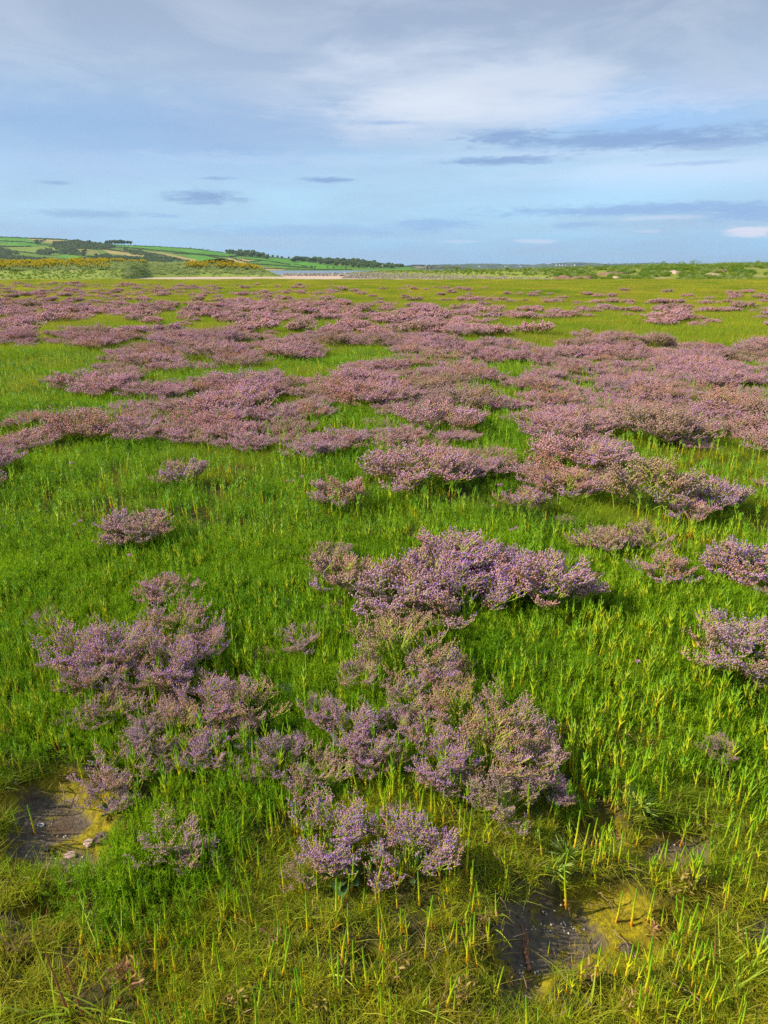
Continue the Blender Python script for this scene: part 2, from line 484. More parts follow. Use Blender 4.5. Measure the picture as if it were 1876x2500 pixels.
def broad_leaves(g, n, L, rr, w=0.36):
    mb = MB()
    for i in range(n):
        az = g.uniform(0, 6.283); tilt = g.uniform(0.5, 1.1)
        hd = np.array([math.cos(az), math.sin(az), 0]); sd = np.array([-hd[1], hd[0], 0]); l = L * g.uniform(0.7, 1.15)
        V = []; 
        prof_ = [0.10, 0.22, 0.62, 0.95, 1.0, 0.75, 0.08]
        for k in range(7):
            t = k / 6; c = hd * rr + hd * l * t * math.sin(tilt) + np.array([0, 0, 1]) * (l * (t * math.cos(tilt) - 0.15 * t * t) + 0.01)
            ww = prof_[k] * l * w / 2
            V += [c - sd * ww + [0, 0, ww * 0.5], c - [0, 0, 0.0], c + sd * ww + [0, 0, ww * 0.5]]
        Q = []
        for k in range(6):
            for j in range(2): Q.append((k * 3 + j, k * 3 + j + 1, (k + 1) * 3 + j + 1, (k + 1) * 3 + j))
        mb.add(V, Q=Q)
    return mb

def one_mesh(name, fm, st):
    mb = MB(); nv = 0
    fs, mm, V, A = [], [], [], []
    V1 = np.vstack(fm.V); V2 = np.vstack(st.V)
    T = np.vstack(fm.T); Q = np.vstack(st.Q) + len(V1)
    return mk_mesh(name, np.vstack([V1, V2]), [T, Q], [M_floret, M_stem], [np.zeros(len(T)), np.ones(len(Q))],
                   {'tint': np.concatenate(fm.A + st.A)})

def sprig(seed, H=0.13, br=4, r=0.0033, sides=5, seg=9):
    g = np.random.default_rng(seed); mb = MB()
    def stem(p0, d, L, n, r0, h0):
        d = np.array(d, float); d /= np.linalg.norm(d)
        pts, rad = [], []; p = np.array(p0, float); out = []
        for k in range(n):
            s = L / n; rr = r0 * (1 - 0.45 * k / n)
            pts += [p.copy(), p + d * s * 0.82]; rad += [rr * 0.72, rr * 1.12]
            p = p + d * s; out.append((p - d * s * 0.1, d.copy()))
            d = d + np.array([0, 0, 0.13]) + g.normal(0, 0.03, 3); d /= np.linalg.norm(d)
        pts.append(p + d * r0); rad.append(r0 * 0.15)
        V, Q = tube(pts, np.array(rad), sides)
        mb.add(V, Q=Q, a=np.clip(V[:, 2] / H, 0, 1)); return out
    lean = g.normal(0, 0.06, 2)
    nd = stem((0, 0, -0.005), (lean[0], lean[1], 1), H, seg, r, 0)
    az = g.uniform(0, 3.14)
    for k in range(br):
        p, d = nd[min(2 + k, seg - 2)] if br else nd[0]
        az += 1.57 + g.normal(0, .2)
        for sgn in (0, math.pi):
            if g.uniform() < 0.15: continue
            a = az + sgn; L = H * (0.30 - 0.035 * k) * g.uniform(0.5, 1.15)
            stem(p, (math.cos(a) * 0.52, math.sin(a) * 0.52, 1), L, 4, r * 0.75, 0)
    return mb

def tuft(seed, n, rad, h0, h1, w, lean=0.45, bend=0.5, seg=3):
    g = np.random.default_rng(seed)
    a = g.uniform(0, 6.283, n); q = np.sqrt(g.uniform(0, 1, n)) * rad
    P = np.stack([np.cos(a) * q, np.sin(a) * q, np.full(n, -0.006)], 1)
    D = np.stack([g.normal(0, lean, n), g.normal(0, lean, n), np.ones(n)], 1)
    V, Q, hh = ribbons(P, D, g.uniform(h0, h1, n), g.uniform(0.6, 1.2, n) * w, bend, seg, rg=g)
    mb = MB(); mb.add(V, Q=Q, a=hh); return mb

def feather(seed, shoots, rad, H, needles=26, nl=0.014, nw=0.0013):
    g = np.random.default_rng(seed); mb = MB(); P = []; D = []; A = []
    for i in range(shoots):
        a = g.uniform(0, 6.283); q = math.sqrt(g.uniform()) * rad; h = H * g.uniform(0.5, 1.1)
        b = np.array([math.cos(a) * q, math.sin(a) * q, 0]); ln = g.normal(0, 0.35, 2) * h
        t = np.linspace(0.12, 1, needles)
        p = b + np.stack([ln[0] * t, ln[1] * t, h * t], 1)
        az = np.arange(needles) * 2.4 + g.uniform(0, 6)
        P.append(p); D.append(np.stack([np.cos(az), np.sin(az), g.uniform(0.5, 1.4, needles) + (t > .9) * 2], 1)); A.append(t)
        V, Q = tube(np.array([b, p[needles // 2], p[-1]]), 0.0009, 3); mb.add(V, Q=Q, a=0.1)
    P = np.vstack(P); D = np.vstack(D); A = np.concatenate(A)
    V, Q, hh = ribbons(P, D, g.uniform(0.7, 1.2, len(P)) * nl, nw, 0.15, 1, rg=g)
    mb.add(V, Q=Q, a=np.repeat(A, 4)); return mb

# ------------------------------------------------------------------ sea lavender, plant by plant
LAV_NEAR = []      # parts kept apart for the plants that show them
for s_, kw in enumerate([dict(stems=24, sec=9, ter=5, per=4), dict(stems=21, sec=9, ter=5, per=4, petal=0.35), dict(stems=28, sec=9, ter=5, per=4, H=0.23),
                         dict(stems=15, sec=7, ter=4, per=4, salmon=0.6, petal=.15), dict(stems=16, sec=7, ter=5, per=4, salmon=0.35, H=0.17, petal=.2), dict(stems=16, sec=7, ter=5, per=4, H=0.19, salmon=.3)]):
    fm, st, g = lavender(100 + s_, **{**dict(fl=0.0062, thin=1.7), **kw})
    lv = broad_leaves(g, 7, 0.075, 0.015)
    LAV_NEAR.append((fm.mesh('lavender_flowers', M_floret), st.mesh('lavender_stems', M_stem), lv.mesh('lavender_leaves', M_broad, True)))
LAV_OPEN = []      # the same plants seen further off: coarser buds
for s_, kw in enumerate([dict(stems=26, sec=9, ter=5), dict(stems=24, sec=9, ter=5, petal=.3), dict(stems=28, sec=9, ter=5, H=.23), dict(stems=20, sec=8, ter=5, salmon=.5), dict(stems=22, sec=8, ter=5, salmon=.3, H=.17), dict(stems=17, sec=8, ter=5, salmon=.3)]):
    fm, st, g = lavender(150 + s_, **{**dict(per=4, fl=0.0076, thin=2.2, H=.18), **kw})
    lv = broad_leaves(g, 6, 0.075, 0.015)
    LAV_OPEN.append((fm.mesh('lavender_flowers', M_floret), st.mesh('lavender_stems', M_stem), lv.mesh('lavender_leaves', M_broad, True)))
LAV_MID = []
for s_, kw in enumerate([dict(), dict(stems=30, H=0.40), dict(stems=38, salmon=0.05),
                         dict(stems=26, salmon=0.5), dict(stems=34, H=0.30), dict(stems=22, sec=7, salmon=.3)]):
    k_ = dict(Rr=0.42, H=0.34, stems=34, sec=9, ter=5, per=4, fl=0.0165, petal=0.10, salmon=0.2, thin=2.6); k_.update(kw)
    fm, st, g = lavender(200 + s_, **k_)
    LAV_MID.append(one_mesh('lavender_mound', fm, st))
LAV_FAR = []
for s_ in range(4):
    fm, st, g = lavender(300 + s_, Rr=0.42, H=0.34, stems=22, sec=7, ter=4, per=3, fl=0.034, petal=0.0, salmon=0.2, thin=5.0)
    LAV_FAR.append(one_mesh('lavender_far_mound', fm, st))

# (x, y of the foot, width) in 1660-wide px ; variant ; label
HAND = [
 (305, 1168, 170, 0, 'lone pink sea lavender cushion in green glasswort, left of the middle'),
 (397, 1060, 115, 5, 'sparse half-bare sea lavender above the lone left cushion'),
 (735, 1112, 130, 3, 'thin sea lavender with browned foot in the open green, middle'),
 (735, 1278, 150, 3, 'pale pink sea lavender at left end of the big central clump'),
 (860, 1310, 200, 0, 'dense mauve sea lavender in left part of the big central clump'),
 (990, 1250, 190, 2, 'tall mauve sea lavender at the crest of the big central clump'),
 (1010, 1325, 210, 1, 'dark violet sea lavender at the heart of the big central clump'),
 (1100, 1270, 170, 0, 'mauve sea lavender behind the right shoulder of the central clump'),
 (1185, 1310, 180, 2, 'bright pink sea lavender at right end of the central clump'),
 (880, 1370, 130, 4, 'low sea lavender hanging below the central clump'),
 (715, 1225, 90, 5, 'faded buff sea lavender behind the left end of the central clump'),
 (722, 1325, 52, 3, 'tiny rusty brown sea lavender below the central clump'),
 (370, 1300, 120, 4, 'pinkish sea lavender standing behind the large left cluster'),
 (105, 1360, 75, 5, 'small sea lavender at far left corner of the large left cluster'),
 (170, 1440, 170, 1, 'broad mauve sea lavender at left end of the large left cluster'),
 (270, 1445, 150, 0, 'rounded sea lavender next to the left end of the left cluster'),
 (385, 1375, 150, 4, 'salmon pink sea lavender at the top of the large left cluster'),
 (440, 1420, 120, 2, 'mauve sea lavender on the right shoulder of the left cluster'),
 (370, 1475, 160, 1, 'violet sea lavender in the centre of the large left cluster'),
 (572, 1430, 55, 3, 'small brownish sea lavender sprig between left and centre clusters'),
 (650, 1395, 105, 5, 'wispy buff sea lavender between the central clump and left cluster'),
 (250, 1560, 130, 4, 'sea lavender with dull pink sprays, lower left of the left cluster'),
 (335, 1570, 130, 5, 'open-branched sea lavender below the heart of the left cluster'),
 (450, 1555, 150, 1, 'violet flecked sea lavender in lower right of the left cluster'),
 (545, 1560, 150, 3, 'green-stemmed sea lavender at the right tip of the left cluster'),
 (160, 1580, 75, 5, 'sparse purple sea lavender just above the left mud hollow'),
 (275, 1670, 165, 4, 'pink sea lavender with bare green stems right of the left mud hollow'),
 (240, 1725, 120, 1, 'violet sea lavender spilling over the edge of the left mud hollow'),
 (460, 1655, 115, 1, 'small violet sea lavender below the left cluster tip'),
 (375, 1655, 90, 5, 'thin sea lavender beside the broad leaf below the left cluster'),
 (860, 1440, 200, 3, 'wide pale sea lavender at the top of the centre cluster'),
 (945, 1480, 130, 0, 'pink sea lavender on the right edge at the top of centre cluster'),
 (780, 1490, 120, 5, 'greenish open sea lavender on the left of the centre cluster'),
 (880, 1545, 150, 4, 'buff pink sea lavender in the middle of the centre cluster'),
 (690, 1560, 85, 1, 'small purple sea lavender left of the centre cluster'),
 (760, 1610, 140, 1, 'violet sea lavender in the lower centre cluster'),
 (800, 1665, 120, 0, 'bright violet sea lavender at the foot of the centre cluster'),
 (700, 1700, 150, 4, 'pink and violet sea lavender low in the centre cluster'),
 (610, 1660, 110, 1, 'violet sea lavender at the lower left of the centre cluster'),
 (535, 1700, 70, 5, 'wispy sea lavender beside the dark gap between clusters'),
 (990, 1575, 150, 3, 'straw-stemmed sea lavender at the top of the right-hand cluster'),
 (1085, 1600, 170, 5, 'loose tall sea lavender at the back of the right-hand cluster'),
 (950, 1690, 150, 1, 'purple sea lavender at left side of the right-hand cluster'),
 (1055, 1670, 180, 3, 'large sea lavender with green stems in the right-hand cluster'),
 (1150, 1685, 150, 0, 'pink flowered sea lavender at right side of the right-hand cluster'),
 (1095, 1765, 150, 1, 'violet sea lavender at the foot of the right-hand cluster'),
 (1000, 1740, 110, 5, 'thin sea lavender at lower left foot of the right-hand cluster'),
 (375, 1850, 160, 5, 'open violet sea lavender standing right of the mud hollow, lower left'),
 (440, 1880, 90, 5, 'straggling violet sea lavender with one broad leaf, lower left'),
 (720, 1850, 190, 1, 'pink and violet sea lavender in the front row, left one'),
 (665, 1915, 100, 3, 'low salmon sea lavender at the front left of the front row'),
 (890, 1895, 180, 1, 'violet speckled sea lavender in the front row, right one'),
 (865, 1790, 60, 5, 'few sprays of sea lavender behind the front row'),
 (820, 1945, 60, 5, 'low violet sprays of sea lavender beside the big leaf rosette'),
 (1290, 1200, 115, 4, 'small pink sea lavender cushion, right of the central clump'),
 (1400, 1185, 115, 5, 'thin pink sea lavender beside a small cushion, right'),
 (1425, 1265, 125, 3, 'pink umbrella-shaped sea lavender in the right green'),
 (1225, 1142, 52, 4, 'tiny pink sea lavender cushion in the right green'),
 (1130, 1115, 110, 5, 'sparse pinkish sea lavender in front of the middle drift'),
 (1225, 1085, 150, 3, 'buff sea lavender at the front right of the middle drift'),
 (1400, 1105, 220, 3, 'wide straw-coloured windswept sea lavender, right'),
 (1490, 1135, 110, 4, 'pale pink sea lavender at the foot of the windswept one, right'),
 (1535, 1105, 150, 0, 'pink-topped sea lavender right of the windswept straw-coloured one'),
 (1625, 1245, 150, 1, 'dense pinkish sea lavender cut by the right edge, upper'),
 (1650, 1300, 70, 5, 'thin sea lavender below the upper one at the right edge'),
 (1600, 1445, 180, 0, 'broad green-stemmed sea lavender cut by the right edge, middle'),
 (1640, 1490, 70, 5, 'purple sea lavender with reddish leaves at the right edge'),
 (1552, 1640, 66, 0, 'tiny lone sea lavender sprig in the lower right green'),
 (1655, 1060, 60, 4, 'piece of pink sea lavender at the right edge above the green'),
 (1105, 1210, 60, 5, 'few thin sea lavender sprays behind the central clump'),
 (1215, 1230, 60, 5, 'thin sea lavender tuft right behind the central clump'),
 (215, 1500, 130, 0, 'mauve sea lavender below the far end plant of the left cluster'),
 (310, 1510, 120, 4, 'dull pink sea lavender just left of the left cluster heart'),
 (420, 1500, 110, 5, 'loose sea lavender under the right shoulder of the left cluster'),
 (400, 1600, 120, 3, 'salmon sea lavender in the lower middle of the left cluster'),
 (500, 1530, 110, 0, 'pink sea lavender just before the right tip of the left cluster'),
 (510, 1610, 100, 5, 'open sea lavender with a dead grey twig below the left cluster tip'),
 (330, 1625, 110, 1, 'violet sea lavender between the left cluster and the mud-side plants'),
 (850, 1600, 110, 5, 'loose green-stemmed sea lavender between centre and right clusters'),
 (930, 1620, 120, 4, 'buff pink sea lavender joining centre and right clusters'),
 (1130, 1625, 110, 5, 'tall sprays of sea lavender at the back right of the right-hand cluster'),
 (1190, 1730, 90, 1, 'violet sea lavender at the far right foot of the right-hand cluster'),
 (660, 1730, 90, 5, 'violet sea lavender hanging low at the left of the centre cluster'),
 (930, 1290, 170, 1, 'violet sea lavender filling the left of the clump crest'),
 (1060, 1240, 120, 0, 'pink sea lavender just right of the clump crest'),

]
placed = []
SRC = {}
def place_parts(px, py, w, var, label, group=None):
    x, y = gpt(px * S, py * S); z = float(gz(x, y))
    d = y * cT + EYE * sT
    width = w * S * d / F
    sc = width / 0.36
    flm, stm, lvm = (LAV_OPEN if py < 1345 else LAV_NEAR)[var]
    root = empty('sea_lavender', (x, y, z - 0.005 * sc), random.uniform(0, 6.28), sc)
    root.scale = (sc, sc, sc * random.uniform(0.75, 0.92) * (0.85 if sc > 1.3 else 1))
    tag(root, label, 'sea lavender', group or 'sea lavender plants on the marsh')
    obj('flowers', flm, root); obj('stems', stm, root); obj('leaves', lvm, root)
    placed.append((x, y, width / 2))
for (a, b, w, v, lab) in HAND:
    place_parts(a, b + (0.10 * w if b > 1150 else 0), w * ((1.08 if b < 1190 else 1.22) if a < 1480 else 1.12 if b < 1150 else 1.45), v, lab)

# drifts: polygons in 1660-wide px, spacing factor, fill
DRIFT = [
 ('the dense drift filling the right middle', [(1110, 905), (1180, 820), (1130, 790), (1260, 745), (1400, 740), (1500, 770), (1660, 765), (1660, 990), (1560, 985), (1410, 985), (1380, 955), (1340, 945), (1110, 950)], 1.0),
 ('the long drift across the centre', [(640, 835), (720, 800), (900, 812), (1100, 815), (1200, 850), (1110, 910), (1000, 900), (760, 890), (700, 860)], 1.0),
 ('the drift left of centre', [(210, 890), (350, 860), (430, 840), (560, 830), (700, 860), (690, 900), (560, 985), (400, 965), (290, 960), (300, 905)], 1.0),
 ('the small patch in front of the drift left of centre', [(570, 985), (600, 945), (750, 930), (750, 975), (690, 1005)], 0.9),
 ('the cushion pair in front of the centre drift', [(790, 950), (830, 905), (1010, 915), (1015, 965), (830, 972)], 1.0),
 ('the middle drift above the windswept plant', [(890, 1055), (890, 1010), (1050, 965), (1250, 955), (1350, 1000), (1340, 1040), (1230, 1085), (1180, 1060), (900, 1068)], 1.0),
 ('the broken patches on the left', [(155, 840), (240, 805), (290, 820), (285, 860), (160, 850)], 1.0),
 ('the left edge patch', [(0, 985), (0, 925), (60, 910), (190, 945), (150, 965), (60, 990)], 0.9),
 ('the left edge tufts', [(0, 1100), (0, 1010), (35, 1015), (50, 1040), (20, 1095)], 1.0),
 ('the left edge specks', [(0, 860), (0, 830), (110, 805), (110, 830), (60, 860)], -1.4),
 ('the left edge specks', [(0, 925), (10, 885), (100, 880), (160, 865), (160, 890), (80, 915)], -1.6),
 ('the far left drift', [(-60, 745), (-60, 655), (200, 655), (380, 668), (320, 700), (320, 745), (230, 760), (60, 755)], 0.9),
 ('the left middle strip', [(240, 790), (280, 755), (420, 740), (600, 755), (800, 700), (800, 740), (690, 780), (520, 800), (360, 815)], 0.75),
 ('the centre far drift', [(720, 760), (790, 705), (900, 690), (1040, 690), (1160, 720), (1150, 770), (1040, 800), (880, 800), (860, 770)], 0.9),
 ('the far centre strip', [(395, 665), (430, 645), (600, 645), (745, 655), (740, 680), (560, 690)], 0.9),
 ('the farthest left strip', [(0, 640), (0, 615), (120, 615), (330, 618), (480, 625), (450, 640), (200, 645)], 0.8),
 ('the right far strip', [(1160, 750), (1180, 690), (1290, 670), (1480, 685), (1540, 700), (1540, 720), (1400, 740), (1280, 760)], 0.65),
 ('the right far strip', [(1540, 740), (1560, 690), (1660, 700), (1660, 740)], -0.35),
 ('the far streaks', [(-80, 655), (-80, 617), (600, 619), (1000, 626), (1100, 650), (900, 660), (700, 655), (400, 662)], 0.50),
 ('the far streaks', [(300, 745), (420, 680), (760, 650), (1100, 650), (1300, 665), (1160, 700), (900, 700), (700, 730), (600, 760), (400, 740)], 0.5),
 ('the far streaks', [(1000, 650), (1100, 632), (1700, 640), (1700, 700), (1300, 690), (1100, 680)], 0.38),
 ('the far specks', [(740, 690), (760, 640), (1040, 640), (1060, 660), (1020, 690), (880, 690)], -0.75),
 ('the far specks', [(1060, 650), (1300, 650), (1350, 680), (1160, 700), (1040, 690)], -0.6),
 ('the far specks', [(480, 640), (480, 622), (1100, 628), (1400, 632), (1660, 638), (1660, 645), (1200, 640)], -0.07),
 ('the far specks', [(400, 700), (700, 690), (760, 715), (600, 730), (420, 720)], -0.9),
 ('the far specks', [(1040, 800), (1060, 760), (1250, 770), (1230, 810), (1120, 815)], -1.2),
 ('the left middle strip', [(280, 790), (470, 790), (440, 815), (350, 835), (290, 815)], -1.2),
 ('the far specks', [(0, 660), (420, 640), (1000, 640), (1660, 660), (1660, 760), (1300, 700), (1000, 740), (300, 740), (0, 760)], -0.10),
]
def inpoly(px, py, poly):
    c = np.zeros(np.shape(px), bool); n = len(poly)
    for i in range(n):
        x0, y0 = poly[i]; x1, y1 = poly[(i + 1) % n]
        if y0 == y1: continue
        t = ((y0 > py) != (y1 > py)) & (px < (x1 - x0) * (py - y0) / (y1 - y0) + x0)
        c ^= t
    return c
mounds = []
g = np.random.default_rng(77)
cell = {}
for (nm, poly, dens) in DRIFT:
    poly = [(a - 150 if a <= 5 else a + 150 if a >= 1655 else a, b) for a, b in poly]      # the drifts run on past the frame
    pts = np.array([gpt(a * S, b * S) for a, b in poly])
    x0, y0 = pts.min(0); x1, y1 = pts.max(0)
    area = (x1 - x0) * (y1 - y0)
    if dens < 0:
        n = max(3, int(area * -dens)); X = g.uniform(x0, x1, n); Y = g.uniform(y0, y1, n)
        px, py = proj(X, Y, 0 * X); ok = inpoly(px / S, py / S, poly)
    else:
        n = int(area * 22)
        X = g.uniform(x0, x1, n); Y = g.uniform(y0, y1, n)
        px, py = proj(X, Y, 0 * X); ok = inpoly(px / S, py / S, poly)
        fy = float(np.mean(Y)); k1 = 0.75 if fy < 14 else 0.24
        nn = fbm(X * k1, Y * (k1 if fy < 14 else 0.42), 61, 4)
        ok &= (vnoise(X * 1.5, Y * (1.5 if fy < 14 else .8), 66) > .13) | (g.uniform(0, 1, n) < .03)
        ok &= nn > np.interp(dens, [0.3, 0.6, 0.9, 1.0], [0.64, 0.55, 0.41, 0.24])
    for x, y in zip(X[ok], Y[ok]):
        far = y > 13
        sp = (0.23 + 0.007 * y) * g.uniform(0.85, 1.25) / (0.6 + 0.4 * dens)
        ky = min(max(y / 10.0, 1.0), 3.5)
        cx, cy = int(x // 0.8), int(y // 0.8); hit = False; jr = range(-3, 4) if y > 14 else (-1, 0, 1)
        for i in (-1, 0, 1):
            for j in jr:
                for q in cell.get((cx + i, cy + j), ()):
                    if (q[0] - x) ** 2 + ((q[1] - y) / ky) ** 2 < sp * sp: hit = True
        if hit: continue
        cell.setdefault((cx, cy), []).append((x, y))
        mounds.append((y, x, nm))
mounds.sort(key=lambda m: (abs(proj(m[1], m[0], 0.0)[0] - CX) > 990, m[0], m[1]))
n_ind = 300 - len(HAND)
gl = {}
proto = {}
for i, (y, x, nm) in enumerate(mounds[:n_ind]):
    z = float(gz(x, y)); w = random.choice([random.uniform(0.23, 0.34), random.uniform(0.29, 0.43)]); v = random.randrange(len(LAV_MID))
    # mounds in one dense drift cannot be told apart: they share the drift's label
    src = proto.get(v)
    if src is None:
        o = obj('sea_lavender', LAV_MID[v]); proto[v] = o
    else:
        o = src.copy(); COL.objects.link(o)
    o.location = (x, y, z - 0.02); o.rotation_euler = (random.uniform(-.08, .08), random.uniform(-.08, .08), random.uniform(0, 6.28))
    w *= random.choice([.7, .9, 1, 1, 1.1]); s_ = w / 0.42; o.scale = (s_, s_, s_ * random.uniform(0.50, 0.74))
    tag(o, 'mauve sea lavender mound in ' + nm, 'sea lavender', 'sea lavender mounds of ' + nm)
    placed.append((x, y, w * 0.75))
rest = mounds[n_ind:]
print('lavender mounds', len(mounds), 'rest', len(rest))
P = np.array([(x, y, float(gz(x, y)) - 0.02) for y, x, _ in rest]); nr = len(P)
fr = P[:, 1] > 16
idx = np.where(fr, g.integers(len(LAV_MID), len(LAV_MID) + len(LAV_FAR), nr), g.integers(0, len(LAV_MID), nr))
sc = g.uniform(0.42, 0.92, nr) * np.interp(P[:, 1], [8, 16, 40, 90], [1.12, 1.1, 1.0, 1.15])
scatter('sea_lavender_drifts', LAV_MID + LAV_FAR, P, np.stack([g.normal(0, .05, nr), g.normal(0, .05, nr), g.uniform(0, 6.28, nr)], 1),
        np.stack([sc * g.uniform(1, 1.4, nr), sc, sc * g.uniform(0.55, 0.85, nr)], 1), idx, 'distant mauve drifts of sea lavender scattered across the far marsh', 'sea lavender')

# ------------------------------------------------------------------ turf, feathery shoots, glasswort
def rots(n, t=0.12): return np.stack([g.normal(0, t, n), g.normal(0, t, n), g.uniform(0, 6.283, n)], 1)
def fan(n_per_m2, y0, y1, side=0.64, pad=0.35):
    """random points on the strip of marsh the camera can look at, y0..y1"""
    W = lambda y: side * (y + 0.5) + pad
    area = (W(y0) + W(y1)) * (y1 - y0)
    n = int(area * n_per_m2 * 1.0)
    y = g.uniform(y0, y1, n * 2); x = g.uniform(-1, 1, n * 2) * W(y1)
    ok = np.abs(x) < W(y); x, y = x[ok][:n], y[ok][:n]
    return x, y
pl = np.array(placed)
def bare(x, y): return np.maximum(mudmask(x, y), algmask(x, y))
def zz(x, y): return gz(x, y)

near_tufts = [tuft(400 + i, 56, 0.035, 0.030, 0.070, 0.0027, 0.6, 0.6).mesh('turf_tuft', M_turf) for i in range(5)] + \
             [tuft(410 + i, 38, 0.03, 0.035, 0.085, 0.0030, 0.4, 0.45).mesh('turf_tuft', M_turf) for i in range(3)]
near_feather = [feather(420 + i, 9, 0.035, 0.065, 20, 0.016, 0.0021).mesh('feather_shoots', M_feather) for i in range(5)]
xs, ys = fan(1500, 0.75, 3.6)
b = bare(xs, ys); keep = g.uniform(0, 1, len(xs)) > b ** .6 * 1.02 - .06 * (mudmask(xs, ys) < .3) + .55 * sst(.60, .68, fbm(xs * 7, ys * 7, 74, 3))
xs, ys = xs[keep], ys[keep]
lush = fbm(xs * 1.5, ys * 1.5, 71, 3) + 0.45 * (ys - 1.5)
isf = lush > g.normal(0.52, 0.06, len(xs))
n = len(xs); ix = np.where(isf, 8 + g.integers(0, 5, n), g.integers(0, 8, n))
hs = (0.50 + 0.75 * fbm(xs * 2.2, ys * 2.2, 73, 3)) * np.interp(ys, [1, 1.5, 3], [.85, .95, 1.1])
scatter('marsh_turf', near_tufts + near_feather, np.stack([xs, ys, zz(xs, ys)], 1), rots(n), hs * g.uniform(0.8, 1.25, n), ix,
        'fine olive and green turf covering the near ground', 'turf')
print('near tufts', n)
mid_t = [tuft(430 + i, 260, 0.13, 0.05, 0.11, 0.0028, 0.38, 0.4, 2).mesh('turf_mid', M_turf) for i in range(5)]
mid_f = [feather(440 + i, 34, 0.13, 0.09, 18, 0.020, 0.0026).mesh('feather_mid', M_feather) for i in range(5)]
xs, ys = fan(60, 3.4, 13.5)
n = len(xs); isf = fbm(xs * 0.9, ys * 0.7, 75, 3) + 0.02 * (7 - ys) > g.normal(0.49, 0.06, n)
ix = np.where(isf, 5 + g.integers(0, 5, n), g.integers(0, 5, n))
scatter('marsh_grass', mid_t + mid_f, np.stack([xs, ys, zz(xs, ys)], 1), rots(n, .06), g.uniform(0.75, 1.3, n), ix,
        'bright green low marsh grass between the lavender', 'grass')
print('mid', n)
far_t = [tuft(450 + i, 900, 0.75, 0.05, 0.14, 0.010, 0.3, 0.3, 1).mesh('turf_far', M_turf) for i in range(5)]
xs, ys = fan(3.6, 12.5, 45); xa, ya = fan(1.2, 45, 98)
xs = np.concatenate([xs, xa]); ys = np.concatenate([ys, ya]); n = len(xs)
ss = np.where(ys > 45, 1.5, 1.0) * g.uniform(0.8, 1.2, n)
scatter('far_marsh_grass', far_t, np.stack([xs, ys, zz(xs, ys)], 1), rots(n, .01), np.stack([ss, ss, ss * (.45 + 1.3 * fbm(xs * .5, ys * .35, 79, 3) * g.uniform(.6, 1.3, n))], 1), g.integers(0, 5, n),
        'smooth yellow green marsh grass in the distance', 'grass')
print('far', n)

# glasswort stems
SPR = [sprig(500 + i, H=0.12, br=b_, seg=8).mesh('glasswort', M_sprig, True) for i, b_ in enumerate([0, 0, 1, 0, 0, 1])] + \
      [sprig(510 + i, H=0.15, br=b_, seg=9).mesh('glasswort', M_sprig, True) for i, b_ in enumerate([4, 5, 3, 5])]
SPRM = [sprig(520 + i, H=0.17, br=b_, r=0.0042, sides=3, seg=5).mesh('glasswort_mid', M_sprig) for i, b_ in enumerate([2, 3, 1, 3, 3])]
xs, ys = fan(1250, 0.8, 3.8)
dn = fbm(xs * 2.5, ys * 2.5, 81, 3)
b = bare(xs, ys)
keep = (dn > 0.41 + 0.13 * g.normal(size=len(xs))) & (g.uniform(0, 1, len(xs)) > b * 0.93)
xs, ys = xs[keep], ys[keep]; n = len(xs)
ix = np.where(g.uniform(0, 1, n) < sst(1.25, 1.9, ys) * 0.7, 6 + g.integers(0, 4, n), g.integers(0, 6, n))
sc = g.gamma(9, 1 / 9, n).clip(.45, 1.7) * 0.56
zs = zz(xs, ys)
# the 300 that show largest stand as plants of their own
rx, ry = proj(xs, ys, zs); vis = (rx > 10) & (rx < 1866) & (ry < 2480)
size = sc / (ys * cT + EYE * sT) * (1 + 0.6 * (ix > 5)) * vis
top = np.argsort(-size)[:300]; mask = np.zeros(n, bool); mask[top] = True
pr = {}
for i in top:
    v = int(ix[i]); src = pr.get(v)
    if src is None: o = pr[v] = obj('glasswort', SPR[v])
    else: o = src.copy(); COL.objects.link(o)
    o.location = (xs[i], ys[i], zs[i]); o.rotation_euler = (g.normal(0, .07), g.normal(0, .07), g.uniform(0, 6.28)); o.scale = (sc[i] * 1.15,) * 3
    tag(o, 'jointed green glasswort stem with orange foot in the near turf', 'glasswort', 'glasswort stems in the near turf')
k_ = ~mask
P0 = np.stack([xs, ys, zs], 1)[k_]; n0 = len(P0)
xs2, ys2 = fan(300, 3.6, 12.5)
kk = fbm(xs2 * 0.9, ys2 * 0.9, 83, 3) > 0.38 + 0.09 * g.normal(size=len(xs2)); xs2, ys2 = xs2[kk], ys2[kk]; n2 = len(xs2)
xs3, ys3 = fan(22, 12.0, 30); n3 = len(xs3)
xs3, ys3 = xs3, ys3
PP = np.vstack([P0, np.stack([xs2, ys2, zz(xs2, ys2)], 1), np.stack([xs3, ys3, zz(xs3, ys3)], 1)])
idx = np.concatenate([ix[k_], 10 + g.integers(0, 5, n2 + n3)])
scl = np.concatenate([sc[k_] * 1.15, g.gamma(9, 1 / 9, n2).clip(.4, 1.7) * .64, g.uniform(0.5, 0.9, n3)])
scatter('glasswort_stand', SPR + SPRM, PP, rots(len(PP), .07), scl, idx, 'upright yellow green glasswort stems standing all over the marsh', 'glasswort')
print('glasswort', len(PP))

# ------------------------------------------------------------------ small things in the near ground (positions in 1660-wide px)
def foot(a, b):
    z = 0.0
    for _ in range(6):
        x, y = gpt(a * S, b * S, z); z = float(gz(x, y))
    return x, y, z
GREEN_SUC = lambda n_, a, b: leafy(n_, lambda k: k.mix(attr(k, 'tint').outputs['Fac'], a, b), 0.15, .45, .3)
